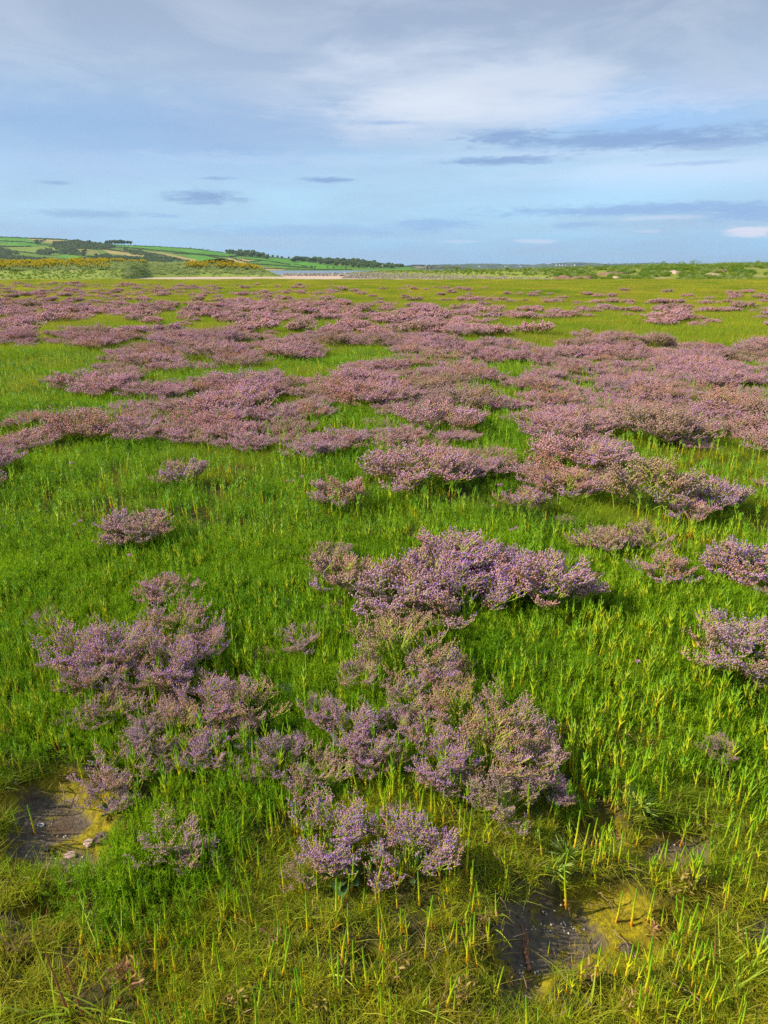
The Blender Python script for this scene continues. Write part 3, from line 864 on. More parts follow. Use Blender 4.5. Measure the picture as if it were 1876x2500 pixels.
# leaf rosettes
for i, (a, b, n_, L, lab) in enumerate([(735, 1905, 9, .085, 'rosette of broad dark green leaves at the front of the front row'), (790, 1890, 6, .075, 'few upright broad leaves between the two front row lavenders'), (330, 1690, 4, .055, 'pale broad leaves under the lavender right of the mud hollow'),
                                        (545, 1640, 4, .06, 'dark broad leaves in the gap below the left cluster'), (440, 1862, 2, .05, 'single broad leaf lying beside the lower left lavender'), (125, 1618, 4, .05, 'dark flat leaves above the left mud hollow'),
                                        (630, 1510, 3, .06, 'two grey green leaves left of the centre cluster'), (612, 1325, 3, .06, 'grey green leaves in the green left of the central clump'), (1085, 1200, 3, .07, 'upright pale leaf behind the central clump crest'),
                                        (470, 1430, 3, .05, 'broad leaves under the right shoulder of the left cluster'), (300, 1530, 3, .05, 'broad leaves in the heart of the left cluster')]):
    gr = np.random.default_rng(1000 + i); x, y, z = foot(a, b)
    o = empty('broadleaf_rosette', (x, y, z + .004), random.uniform(0, 6)); tag(o, lab, 'leaf rosette', 'broad leaf rosettes')
    for q in range(n_):
        lf = broad_leaves(gr, 1, L, .008, .42); obj('leaf', lf.mesh('leaf', M_broad, True), o)
# narrow fleshy rosettes (sea aster)
M_ast = GREEN_SUC('aster leaves', (0.16, 0.25, 0.04), (0.32, 0.44, 0.08))
for i, (a, b, sz, lab) in enumerate([(1380, 1745, .085, 'grey green spiky rosette of sea aster above the right mud patch'), (1225, 1850, .055, 'yellow green fleshy rosette right of the front row'), (1200, 1880, .05, 'small bright fleshy rosette above the big mud hollow')]):
    gr = np.random.default_rng(1020 + i); x, y, z = foot(a, b); n_ = 34
    az_ = gr.uniform(0, 6.28, n_); P = np.zeros((n_, 3)); D = np.c_[np.cos(az_), np.sin(az_), gr.uniform(.5, 1.8, n_)]
    V, Q, hh = ribbons(P, D, gr.uniform(.6, 1.1, n_) * sz, sz * .11, .3, 4, rg=gr, fl=.35); mb = MB(); mb.add(V, Q=Q, a=hh)
    o = obj('aster_rosette', mb.mesh('aster_rosette', M_ast), None, (x, y, z)); tag(o, lab, 'plant')
# pink flower heads on thin stalks
M_pink = flat('pink petals', (0.75, 0.42, 0.66), .7, .3, (0.62, 0.30, 0.52), 300)
def pinkflower(seed):
    gr = np.random.default_rng(seed); s_ = MB(); V, Q = tube([(0, 0, 0), (.004, 0, .06), (.006, .004, .125)], [.0012, .001, .0008], 4); s_.add(V, Q=Q, a=.6)
    p_ = MB(); n_ = 46; d = nrm(np.c_[gr.normal(0, 1, (n_, 2)), gr.uniform(-.1, 1.4, n_)]); c = np.array([.006, .004, .128])
    V, Q, hh = ribbons(c + d * .001, d, .011, .0055, .1, 1, rg=gr, fl=.15); p_.add(V, Q=Q, a=.5)
    return s_.mesh('flower_stalk', M_stem), p_.mesh('flower_head', M_pink)
PF = [pinkflower(1040 + i) for i in range(3)]
for a, b, lab in [(170, 1172, 'pink flower on a thin stalk, left one of a close pair in the left green'), (180, 1177, 'pink flower, right one of a close pair in the left green'), (14, 1175, 'pink flower near the left edge of the green'), (3, 1178, 'pink flower cut by the left edge of the green'),
                  (626, 1082, 'pink flower left of the thin browned lavender'), (636, 1079, 'pink flower next to the thin browned lavender'), (655, 1072, 'pink flower just behind the thin browned lavender'), (1073, 1085, 'pale flower below the middle drift, upper left one'), (1083, 1089, 'pale flower below the middle drift, beside another'),
                  (1060, 1132, 'pale flower in the green above the central clump'), (1103, 1192, 'pink flower right behind the central clump crest'), (1112, 1196, 'small pink flower behind the central clump shoulder'), (1371, 1485, 'tiny pale pink flower in the right green'),
                  (6, 1485, 'pink flower at the left edge beside the large left cluster'), (292, 1256, 'tiny pink flower left of the salmon lavender top'), (246, 972, 'tiny pink flower in the green below the left drift'), (160, 1042, 'tiny pale flower in the upper left green'), (1262, 1022, 'tiny pale flower behind the middle drift')]:
    x, y, z = foot(a, b); s_ = random.uniform(.85, 1.15)
    o = empty('pink_flower', (x, y, z), random.uniform(0, 6), s_); tag(o, lab, 'flower', 'pink flowers in the green'); st_, hd_ = random.choice(PF); obj('stalk', st_, o); obj('head', hd_, o)
# tall grass plants
M_cord = leafy('cord grass', lambda k: k.mix(attr(k, 'tint').outputs['Fac'], (0.34, 0.46, 0.03), (0.46, 0.58, 0.05)), .35, .5, .2)
M_red = flat('red stalks', (0.38, 0.11, 0.06), .6, .1, (0.30, 0.16, 0.05), 30)
for i, (a, b, n_, H_, red, lab) in enumerate([(150, 2195, 14, .20, 2, 'tall grass plant with reddish stalks at the bottom left corner'), (230, 2200, 10, .16, 0, 'tall pale grass beside the reddish one, bottom left'), (250, 2075, 5, .15, 0, 'few curved grass blades above the bottom left corner'),
                                         (455, 2120, 3, .08, 0, 'small two-bladed grass shoot, bottom left of the middle'), (600, 2140, 5, .14, 0, 'grass plant with broad curved blades, bottom middle'), (690, 2110, 4, .13, 0, 'arching grass blade, bottom middle'), (1072, 2000, 4, .10, 0, 'grass shoot on the left lip of the big mud hollow'),
                                         (1270, 2175, 4, .13, 0, 'cut pale grass stalk below the big mud hollow'), (1330, 2170, 5, .10, 0, 'small grass shoot below the big mud hollow'), (1580, 2150, 8, .17, 0, 'long-bladed grass at the bottom right'), (1640, 2080, 7, .18, 0, 'long-bladed grass at the right edge'), (1545, 2090, 5, .14, 1, 'grass with a reddish stalk at lower right'),
                                         (1035, 1830, 4, .13, 0, 'upright grass right of the front row'), (1020, 1960, 4, .12, 0, 'grass tuft between the front row and the big mud hollow'), (10, 2200, 6, .15, 0, 'grass at the very bottom left edge'), (900, 2190, 5, .11, 0, 'short broad grass at the bottom middle')]):
    gr = np.random.default_rng(1060 + i); x, y, z = foot(a, b)
    D = np.c_[gr.normal(0, .38, (n_, 2)), np.ones(n_)]; P = np.c_[gr.normal(0, .010, (n_, 2)), np.full(n_, -.005)]
    V, Q, hh = ribbons(P, D, gr.uniform(.6, 1.1, n_) * H_, gr.uniform(.003, .006, n_), .35, 6, rg=gr, fl=.6); mb = MB(); mb.add(V, Q=Q, a=hh)
    for r_ in range(red):
        V, Q = tube([(r_ * .03, 0, 0), (r_ * .03 - .01, 0, H_ * .5), (r_ * .03 - .02, .0, H_ * .95)], [.0028, .0022, .001], 5); mb.add(V, Q=Q, m=1)
    o = obj('tall_grass', mb.mesh('tall_grass', [M_cord, M_red]), None, (x, y, z)); tag(o, lab, 'grass plant')
# reddish fleshy shoots low in the turf
M_purs = leafy('purslane leaves', lambda k: k.mix(orand(k), (0.36, 0.15, 0.12), (0.36, 0.30, 0.06)), .2, .5, .3)
gr = np.random.default_rng(1090); PU = []
for i in range(3):
    n_ = 16; P = np.c_[gr.normal(0, .008, (n_, 2)), gr.uniform(0, .03, n_)]; D = np.c_[gr.normal(0, .6, (n_, 2)), gr.uniform(.3, 1.3, n_)]
    V, Q, hh = ribbons(P, D, gr.uniform(.010, .020, n_), .0042, .1, 3, rg=gr, fl=.3); mb = MB(); mb.add(V, Q=Q, a=hh); PU.append(mb.mesh('purslane', M_purs))
pts_ = [(270, 2110), (290, 2125), (255, 2120), (75, 2095), (300, 2150), (1470, 1940), (1480, 1955), (1440, 1945), (1065, 2010), (1090, 2130), (1270, 2130), (1410, 2040), (1350, 2180), (1600, 2040), (680, 2180), (500, 2170), (990, 2165), (870, 2100), (1310, 1830), (1350, 1720), (600, 2060), (30, 2060)]
for (a, b) in pts_:
    for q in range(2):
        x, y, z = foot(a + gr.normal(0, 9), b + gr.normal(0, 7)); o = obj('purslane', random.choice(PU), None, (x, y, z + .012)); s_ = gr.uniform(.8, 1.5); o.scale = (s_,) * 3; o.rotation_euler = (gr.normal(0, .2), gr.normal(0, .2), gr.uniform(0, 6))
        tag(o, 'small reddish fleshy shoot low in the near turf', 'plant', 'reddish shoots in the near turf')
# snail shells: coiled little shells
M_shell = flat('shell', (0.72, 0.68, 0.58), .5, 0, (0.50, 0.44, 0.36), 200); M_dark = flat('dark stone', (0.05, 0.045, 0.04), .6, 0, (0.03, 0.028, 0.025), 80)
M_clod = flat('mud clod', (0.13, 0.10, 0.075), .95, 0, (0.06, 0.045, 0.032), 60); M_crust = flat('pale crust', (0.62, 0.45, 0.38), .95, 0, (0.38, 0.25, 0.21), 90)
t_ = np.linspace(0, 1, 26); an = t_ * 6.28 * 2.6; rr = .0036 * (1 - t_) ** 1.1
V, Q = tube(np.c_[np.cos(an) * rr, np.sin(an) * rr, t_ * .008 + .002], .0029 * (1 - t_) + .0003, 6); mb = MB(); mb.add(V, Q=Q); ME_sh = mb.mesh('snail_shell', M_shell, True)
gr = np.random.default_rng(1100)
spots = [(1195 + gr.normal(0, 38), 2003 + gr.normal(0, 12), 1) for _ in range(26)] + [(1215 + gr.normal(0, 20), 1975 + gr.normal(0, 8), 1) for _ in range(8)] + [(1140 + gr.normal(0, 28), 2105 + gr.normal(0, 12), 1) for _ in range(16)] + \
        [(150 + gr.normal(0, 45), 1870 + gr.normal(0, 28), 0) for _ in range(26)] + [(90 + gr.normal(0, 60), 1800 + gr.normal(0, 35), 0) for _ in range(14)] + [(1470 + gr.normal(0, 40), 1815 + gr.normal(0, 14), 2) for _ in range(8)]
first = None
for (a, b, w_) in spots:
    x, y, z = foot(a, b)
    if first is None: o = first = obj('snail_shell', ME_sh)
    else: o = first.copy(); COL.objects.link(o)
    o.location = (x, y, z + .002); s_ = gr.uniform(.22, .6); o.scale = (s_,) * 3; o.rotation_euler = (gr.uniform(0.9, 1.9), gr.normal(0, .5), gr.uniform(0, 6.28))
    q = ['the left mud hollow', 'the big mud hollow at lower right', 'the small mud patch on the right'][w_]
    tag(o, 'tiny pale snail shell lying on ' + q, 'snail shell', 'snail shells on ' + q)
def lump(seed, r, mat, flatn=.6):
    me = stone_mesh0(seed, mat); return me
def stone_mesh0(seed, mat, sub=3, ro=.10):
    import bmesh
    gq = np.random.default_rng(seed); bm = bmesh.new(); bmesh.ops.create_icosphere(bm, subdivisions=sub, radius=.5); ph = gq.uniform(0, 9, 6)
    for v in bm.verts:
        c = np.array(v.co); n_ = sum(math.sin(c[j % 3] * (5 + 3 * j) + ph[j]) * math.cos(c[(j + 1) % 3] * (4 + 3 * j) + ph[j]) for j in range(6)) * ro / 2
        v.co = c * (1 + n_ + gq.normal(0, .02)) * [1, .8, .62]
    me = bpy.data.meshes.new('lump'); bm.to_mesh(me); bm.free(); me.materials.append(mat); return me
for i, (nm, a, b, w_, m_, lab, cat) in enumerate([('stone', 1355, 2055, .036, M_clod, 'grey mud-caked stone on the right side of the big mud hollow', 'stone'), ('stone', 1372, 2064, .018, M_crust, 'small round pale pebble beside the grey stone, big mud hollow', 'stone'), ('mud_clod', 1392, 2098, .040, M_clod, 'lumpy mud clod at the lower right of the big mud hollow', 'mud clod'),
        ('stone', 1167, 2106, .014, M_dark, 'round black pebble at the foot of the big mud hollow', 'stone'), ('mud_clod', 222, 1815, .050, M_clod, 'dark brown mud clod at the right of the left mud hollow', 'mud clod'), ('crust', 192, 1822, .030, M_crust, 'pinkish white crust next to the dark clod, left hollow', 'crust'),
        ('crust', 152, 1848, .034, M_crust, 'flat pinkish crust in the middle of the left hollow', 'crust'), ('stone', 102, 1838, .016, M_dark, 'black pebble in the yellow algae of the left hollow', 'stone'), ('stone', 150, 1883, .018, M_dark, 'black angular pebble low in the left hollow', 'stone'), ('mud_clod', 88, 1890, .030, M_clod, 'brown clod at the foot of the left hollow', 'mud clod'),
        ('stone', 20, 1690, .014, M_crust, 'round pale pebble at top left of the left hollow', 'stone'), ('stone', 32, 1692, .012, M_crust, 'second round pebble at the top of the left hollow', 'stone'), ('mud_clod', 1405, 1790, .030, M_clod, 'brown clod at the left of the small mud patch', 'mud clod'), ('mud_clod', 1500, 1800, .026, M_clod, 'brown clod at the right of the small mud patch', 'mud clod'),
        ('stone', 1478, 1812, .010, M_crust, 'pale pebble in the middle of the small mud patch', 'stone'), ('mud_clod', 1495, 1955, .050, M_clod, 'dark clod in the turf right of the big mud hollow', 'mud clod'), ('mud_clod', 1270, 2170, .02, M_clod, 'small clod in the turf below the big mud hollow', 'mud clod')]):
    x, y, z = foot(a, b); o = obj(nm, stone_mesh0(1200 + i, m_, 3, .22 if m_ in (M_clod, M_crust) else .08), None, (x, y, z + w_ * .12)); fl_ = .45 if m_ is M_crust and w_ > .02 else 1
    o.scale = (w_, w_, w_ * fl_); o.rotation_euler = (0, 0, gr.uniform(0, 6)); tag(o, lab, cat)
# limpet-like pale ring shell
x, y, z = foot(89, 1784); t_ = np.linspace(0, 2 * math.pi, 17); V, Q = tube(np.c_[np.cos(t_) * .009, np.sin(t_) * .006, np.full(17, .003)], .0018, 5); mb = MB(); mb.add(V, Q=Q)
o = obj('broken_shell', mb.mesh('broken_shell', flat('blue white shell', (0.6, 0.66, 0.75), .4), True), None, (x, y, z)); tag(o, 'bluish white broken ring shell on the mud, left hollow', 'shell')
# brown weed strand and algae flap in the big hollow
pt = [foot(a, b) for a, b in [(1126, 2000), (1134, 2018), (1137, 2040), (1135, 2062), (1141, 2082), (1146, 2100)]]; o0 = np.array(pt[0]); mb = MB()
for q in range(5):
    V, Q = tube(np.array(pt) - o0 + gr.normal(0, .003, (6, 3)) * [1, 1, .3] + [0, 0, .006], [.0035, .003, .0022, .003, .0038, .0045], 5); mb.add(V, Q=Q)
o = obj('weed_strand', mb.mesh('weed_strand', flat('brown weed', (0.26, 0.13, 0.07), .8, 0, (0.15, 0.07, 0.04), 60)), None, tuple(o0)); tag(o, 'brown dried weed strand hanging down the big mud hollow', 'weed strand')
# twigs and dead stalks
M_dead = flat('dead stalk', (0.42, 0.29, 0.16), .8, 0, (0.25, 0.16, 0.09), 50)
for i, (p0, p1, lab) in enumerate([((1325, 2015), (1372, 2078), 'long thin grey twig crossing the right of the big mud hollow'), ((1295, 2115), (1340, 2065), 'short dead stalk leaning below the grey twig'), ((1290, 1935), (1322, 1968), 'straight straw on the algae above the big mud hollow'), ((1155, 1975), (1170, 1980), 'short pale straw on the upper lip of the big hollow'),
                                ((30, 1700), (68, 1722), 'fallen glasswort stalk at the top of the left hollow'), ((135, 1715), (150, 1745), 'dry root hanging into the left hollow'), ((150, 1945), (200, 1915), 'dead straw below the left hollow'), ((1080, 1950), (1105, 1990), 'thin white straw on the left lip of the big hollow'), ((1450, 2130), (1520, 2180), 'long reddish straw at lower right')]):
    A_ = np.array(foot(*p0)) + [0, 0, .012]; B_ = np.array(foot(*p1)) + [0, 0, .008]; t5 = np.linspace(0, 1, 6)[:, None]; P_ = (B_ - A_) * t5 + gr.normal(0, .0025, (6, 3)) + [0, 0, .006] * (1 - (2 * t5 - 1) ** 2)
    V, Q = tube(P_, [.0014, .0013, .0012, .0011, .001, .0006], 5); mb = MB(); mb.add(V, Q=Q); o = obj('twig', mb.mesh('twig', M_dead), None, tuple(A_)); tag(o, lab, 'twig')
# straw litter through the near turf
xs, ys = fan(170, .8, 3.0); keep = g.uniform(0, 1, len(xs)) < np.interp(ys, [.8, 1.4, 3], [1, .8, .15]); xs, ys = xs[keep], ys[keep]; n = len(xs)
LT = [];
for i in range(4):
    gq = np.random.default_rng(1300 + i); m_n = 7; P = np.c_[gq.normal(0, .02, (m_n, 2)), gq.uniform(.005, .03, m_n)]; D = np.c_[gq.normal(0, 1, (m_n, 2)), gq.normal(.1, .3, m_n)]
    V, Q, hh = ribbons(P, D, gq.uniform(.015, .05, m_n), .0014, .25, 3, rg=gq, fl=.4); mb = MB(); mb.add(V, Q=Q, a=hh); LT.append(mb.mesh('litter', [M_dead, M_red][i % 2] if i != 3 else M_dead))
scatter('straw_litter', LT, np.stack([xs, ys, zz(xs, ys)], 1), rots(n, .2), g.uniform(.7, 1.3, n), g.integers(0, 4, n), 'withered straw and reddish stalks caught in the near turf', 'litter')
# ------------------------------------------------------------------ far setting
def skyl(pts):
    xs = [p[0] for p in pts]; ys = [p[1] for p in pts]
    return lambda X: np.interp(X, xs, ys)
def azof(px):            # tangent of azimuth for a column read at the horizon row
    x, y, w = ray(px, HOR); return x / y
def zfor(px, py, D):
    x, y, w = ray(px, py); return EYE + w / y * D

def grid_obj(name, X, Y, Z, mat, attrs=None, kind='structure'):
    n, m = X.shape
    i = np.arange(n - 1)[:, None] * m + np.arange(m - 1)[None]
    Q = np.stack([i, i + 1, i + m + 1, i + m], -1).reshape(-1, 4)
    me = mk_mesh(name, np.stack([X, Y, Z], -1).reshape(-1, 3), [Q], mat, attrs=attrs, smooth=True)
    return obj(name, me, kind=kind)

# ---- the farmed hill on the left
HY0, HY1 = 1330.0, 2050.0
hsky = skyl([(-900, 560), (-400, 566), (-100, 573), (0, 578), (100, 581), (173, 585), (205, 588), (300, 597), (330, 599), (400, 602), (480, 607), (550, 616), (640, 625), (720, 633), (800, 635), (850, 637), (900, 643), (950, 647), (1000, 651), (1020, 656), (1060, 662)])
def hill_pt(px, t):
    """px column at the horizon row, t 0 foot .. 1 ridge"""
    t = np.asarray(t, float); px = np.asarray(px, float)
    Y = HY0 + (HY1 - HY0) * t; u = azof(px); X = u * Y
    zt = zfor(px, hsky(px), HY1) + 2.5
    s = np.where(t <= 1, np.clip(t, 0, 1) ** 0.95, 1 - (t - 1) * 1.5)
    Z = -2.6 + zt * s + (fbm(X / 90, Y / 90, 91, 3) - 0.5) * 9 * np.clip(t * 3, 0, 1) * np.clip((1 - t) * 4, 0, 1) * np.clip((1000 - px) / 300, 0, 1)
    return X, Y, Z
def hill_inv(px, py):
    """the spot on the hill seen at a photo pixel"""
    lo, hi = 0.0, 1.0
    for _ in range(30):
        m = (lo + hi) / 2
        X, Y, Z = hill_pt(px, m)
        if proj(X, Y, Z)[1] > py: lo = m
        else: hi = m
    X, Y, Z = hill_pt(px, lo); return float(X), float(Y), float(Z)
BR, YG, TAN, DG, GR = (0.095, 0.27, 0.025), (0.20, 0.27, 0.04), (0.36, 0.30, 0.11), (0.07, 0.13, 0.025), (0.13, 0.215, 0.032)
FIELDS = [
 ([(-900, 560), (1100, 560), (1100, 670), (-900, 670)], GR),
 ([(-900, 560), (60, 579), (80, 590), (-900, 585)], BR),
 ([(66, 583), (175, 587), (165, 593), (110, 592)], TAN),
 ([(-900, 586), (0, 587), (105, 592), (112, 597), (80, 602), (0, 596), (-900, 600)], BR),
 ([(18, 602), (134, 603), (134, 612), (95, 620), (30, 612)], YG),
 ([(0, 612), (90, 622), (60, 628), (0, 620)], GR),
 ([(140, 592), (200, 586), (275, 597), (300, 606), (235, 607), (140, 604)], DG),
 ([(150, 605), (235, 609), (245, 621), (200, 622), (170, 616)], (0.22, 0.23, 0.06)),
 ([(250, 609), (300, 611), (365, 624), (345, 627), (270, 620)], TAN),
 ([(150, 622), (215, 627), (205, 633), (140, 628)], BR),
 ([(265, 595), (480, 605), (595, 623), (575, 630), (480, 621), (400, 614), (310, 604)], BR),
 ([(345, 613), (400, 617), (480, 634), (470, 641), (410, 629)], TAN),
 ([(440, 620), (500, 624), (545, 636), (540, 642), (480, 634)], BR),
 ([(555, 628), (625, 636), (600, 644), (560, 638)], TAN),
 ([(602, 622), (720, 630), (760, 640), (870, 656), (770, 657), (700, 645), (600, 633)], BR),
 ([(610, 640), (640, 638), (715, 648), (770, 656), (700, 655), (640, 649)], (0.10, 0.24, 0.03)),
 ([(625, 651), (700, 656), (690, 661), (625, 658)], TAN),
 ([(850, 650), (1010, 651), (1010, 658), (870, 658)], (0.10, 0.235, 0.03)),
]
def hill():
    pxs = np.concatenate([np.linspace(-900, -20, 40), np.linspace(-10, 1060, 460)]); ts = np.concatenate([np.linspace(-0.06, 1.0, 240), np.linspace(1.02, 1.5, 14)])
    PX, T = np.meshgrid(pxs, ts)
    X, Y, Z = hill_pt(PX, np.maximum(T, 0)); Yb = HY0 + (HY1 - HY0) * T
    X = np.where(T < 0, azof(PX) * Yb, X); Y = np.where(T < 0, Yb, Y); Z = np.where(T < 0, -2.6 + T * 20, Z)
    qx, qy = proj(X, Y, Z)
    C = np.zeros((X.size, 3)); C[:] = GR
    qx = qx.ravel(); qy = qy.ravel()
    for poly, c in FIELDS:
        C[inpoly(qx, qy, poly)] = c
    shore = (T.ravel() < 0.012); C[shore] = (0.17, 0.15, 0.12)
    m_, nt, out = nodes('hill fields'); k = NT(nt)
    c = attr(k, 'field').outputs['Color']
    n = k.noise(wpos(k), 0.02, 5, 0.7)
    c = k.mix(1.0, c, k.mix(k.mr(n, 0.3, 0.7), (0.72, 0.78, 0.72), (1.15, 1.12, 1.1)), 'MULTIPLY')
    p = k.n('ShaderNodeBsdfPrincipled'); p.inputs['Roughness'].default_value = 0.95; p.inputs['Specular IOR Level'].default_value = 0.05
    k.l(c, p.inputs['Base Color']); k.l(p.outputs[0], out.inputs[0])
    grid_obj('hill', X, Y, Z, m_, {'field': C})
hill()

M_tree = flat('tree leaves', (0.18, 0.28, 0.06), 0.8, 0.3, (0.095, 0.165, 0.04), 0.1)
M_bush = flat('hedge leaves', (0.17, 0.25, 0.06), 0.8, 0.3, (0.085, 0.14, 0.035), 0.1)
M_bark = flat('bark', (0.09, 0.07, 0.05), 0.9, 0, None, 3)

def clump_faces(gr, C, rad, n, size):
    """leaf clumps: small tilted quads spread through ellipsoids C (k,3) with radii rad (k,3)"""
    k = gr.integers(0, len(C), n)
    d = nrm(gr.normal(size=(n, 3))); q = gr.uniform(0.55, 1.05, n) ** 0.5
    P = C[k] + d * rad[k] * q[:, None]
    N = nrm(d + gr.normal(0, 0.6, (n, 3))); u = nrm(np.cross(N, gr.normal(size=(n, 3)))); w = np.cross(N, u)
    s = (size * gr.uniform(0.6, 1.3, n))[:, None] / 2
    V = np.stack([P - u * s - w * s * 0.7, P + u * s - w * s, P + u * s * 0.8 + w * s, P - u * s + w * s * 0.8], 1)
    return V.reshape(-1, 3), np.arange(n * 4).reshape(-1, 4)

def tree_meshes(seed, H=9.0, W=8.0, lobes=9, n=1300, leaf=0.75, wind=0.0):
    gr = np.random.default_rng(seed)
    a = gr.uniform(0, 6.28, lobes); q = gr.uniform(0, 1, lobes) ** 0.6 * W * 0.32
    C = np.stack([np.cos(a) * q + wind * 1.5, np.sin(a) * q, gr.uniform(0.38, 0.80, lobes) * H], 1)
    C[:, 0] += wind * (C[:, 2] - H * .4) * 0.5
    rad = np.stack([gr.uniform(0.15, 0.26, lobes) * W, gr.uniform(0.15, 0.26, lobes) * W, gr.uniform(0.12, 0.22, lobes) * H], 1)
    V, Q = clump_faces(gr, C, rad, n, leaf)
    mb = MB(); mb.add(V, Q=Q); cr = mb.mesh('tree_crown', M_tree)
    tb = MB()
    V, Q = tube(np.array([[0, 0, -0.6], [0, 0, H * .2], [wind * .6, 0, H * .45], [wind * 1.4, 0, H * .65]]), np.array([.38, .28, .2, .08]) * H / 9, 7); tb.add(V, Q=Q)
    for c in C[:5]:
        V, Q = tube(np.array([[wind * .2, 0, H * .28], (c + np.array([0, 0, H * .3])) / 2, c]), np.array([.16, .11, .04]) * H / 9, 5); tb.add(V, Q=Q)
    return cr, tb.mesh('tree_trunk', M_bark)
TREES = [tree_meshes(700 + i) for i in range(5)] + [tree_meshes(710, 8, 10, 8, 1100, 0.8, 1.3)]
tcount = 0
def tree(px, py, hpx, label, var=None, group=None, wide=1.0, pt=None):
    """tree whose foot stands on the hill at a photo pixel; hpx = height in photo px"""
    X, Y, Z = pt if pt else hill_inv(px, py)
    h = hpx * Y / F * 0.887; v = random.randrange(5) if var is None else var
    s_ = h / 9.0
    o = empty('tree', (X, Y, Z), random.uniform(0, 6.28) if v < 5 else 0, s_); o.scale = (s_ * wide, s_ * wide, s_)
    tag(o, label, 'tree', group)
    obj('crown', TREES[v][0], o); obj('trunk', TREES[v][1], o)
# clump of wind-bent trees on the skyline
tree(263, 596, 12, 'wind-bent lone tree at the left end of the hilltop clump', 5, None, 1.25)
for i, (a, hh) in enumerate([(280, 13), (288, 15), (296, 14), (304, 14), (312, 12), (321, 12), (327, 11)]):
    tree(a, 598, hh, 'round tree in the clump on the hilltop skyline', None, 'trees of the hilltop clump', 1.2)
tree(228, 592, 7, 'single small round tree on the bare skyline', None)
for a in (470, 500, 512): tree(a, hsky(a) + 1, 4, 'tiny bush-like tree on the ridge hedge', None, 'tiny trees on the ridge hedge')
# skyline wood
for i in range(62):
    a = random.uniform(556, 658); t = (a - 556) / 100
    tree(a, hsky(a) + random.uniform(0.5, 5 + 2 * t), random.uniform(9, 13) * (0.75 + 0.5 * math.sin(t * 3.1)), 'broadleaf tree in the wood along the ridge', None, 'trees of the ridge wood', 1.15)
for a, hh in [(655, 9), (668, 9), (680, 8), (690, 8)]: tree(a, hsky(a) + 2, hh, 'tree in the thinning row right of the ridge wood', None, 'row of trees past the ridge wood', 1.2)
tree(706, hsky(706) + 2, 8, 'lone round tree between the two woods', None)
# the long wood
wt = skyl([(718, 632), (740, 629), (780, 626), (850, 628), (900, 634), (950, 638), (985, 645)]); wb = skyl([(718, 634), (760, 641), (830, 651), (880, 654), (960, 654), (990, 651)])
for i in range(210):
    a = random.uniform(716, 985); top = max(wt(a) + 6, hsky(a) + 0.4); q = random.random() ** 1.4
    base = top + 3 + (wb(a) - top - 1) * q
    tree(a, max(base, hsky(a) + 0.4), random.uniform(10, 14) * (0.75 if a > 930 else 1), 'broadleaf tree in the long wood above the estuary', None, 'trees of the long wood', 1.15)
for a, b in [(762, 655), (770, 655), (800, 655), (815, 657), (845, 657), (890, 655), (905, 656), (912, 656), (930, 656), (575, 650), (515, 645), (505, 644), (530, 645)]:
    tree(a, b, random.uniform(5, 8), 'single tree standing in the fields near the shore', None, 'field trees near the shore', 1.2)
for a, b in [(118, 622), (128, 623), (255, 636), (262, 637), (268, 636), (240, 628), (120, 590), (98, 597)]:
    tree(a, b, random.uniform(7, 11), 'dark rounded tree among the scrub on the hillside', None, 'scrub trees on the hillside', 1.3)

# hedgerows
HEDGES = [
 ([(-300, 572), (0, 579), (60, 581), (100, 583), (175, 586)], 3.0), ([(0, 588), (70, 591), (112, 597), (150, 602)], 2.6), ([(0, 601), (30, 603), (85, 602)], 3.0),
 ([(150, 604), (200, 607), (260, 609), (330, 618), (400, 630)], 3.6), ([(300, 604), (400, 613), (480, 621), (560, 628), (590, 625), (600, 622)], 3.2), ([(330, 600), (400, 603), (480, 608), (550, 617)], 1.6),
 ([(320, 611), (400, 624), (470, 641)], 3.2), ([(430, 619), (500, 623), (550, 634), (585, 644)], 2.6), ([(600, 633), (660, 638), (712, 647)], 2.0), ([(610, 640), (640, 637)], 1.8),
 ([(620, 645), (700, 650), (770, 656)], 2.0), ([(720, 646), (750, 651)], 1.8), ([(560, 628), (600, 640), (625, 650)], 2.6), ([(0, 618), (60, 628), (110, 632)], 2.6),
 ([(30, 612), (95, 620), (130, 624)], 2.4), ([(600, 622), (720, 632)], 1.6), ([(130, 603), (160, 606), (170, 616), (150, 622)], 2.4), ([(620, 655), (760, 659), (860, 659)], 1.4), ([(560, 616), (600, 622)], 2.0),
 ([(870, 650), (925, 652), (1008, 651)], 1.6),
]
for hi, (pl_, hp) in enumerate(HEDGES):
    gr = np.random.default_rng(800 + hi); C, rad = [], []
    for (a, b), (c, d) in zip(pl_[:-1], pl_[1:]):
        n = max(2, int(abs(c - a) / 2.2))
        for t in np.linspace(0, 1, n, endpoint=False):
            if gr.uniform() < 0.06: continue
            X, Y, Z = hill_inv(a + (c - a) * t, max(b + (d - b) * t + gr.normal(0, .25), hsky(a + (c - a) * t) + .3))
            h = hp * gr.uniform(0.6, 1.35) * 0.8
            C.append((X, Y, Z + h * 0.4)); rad.append((h * 0.8 + 1.2, h * 0.8, h * 0.6))
    C = np.array(C); rad = np.array(rad); o0 = C[0].copy()
    V, Q = clump_faces(gr, C - o0, rad, len(C) * 46, 1.3)
    mb = MB(); mb.add(V, Q=Q)
    side = ['upper', 'middle', 'lower'][0 if pl_[0][1] < 605 else 1 if pl_[0][1] < 632 else 2]
    o = obj('hedgerow', mb.mesh('hedgerow', M_bush), None, tuple(o0))
    tag(o, 'dark hedgerow between fields on the %s slope of the hill' % side, 'hedge', 'hedgerows on the %s slope' % side)

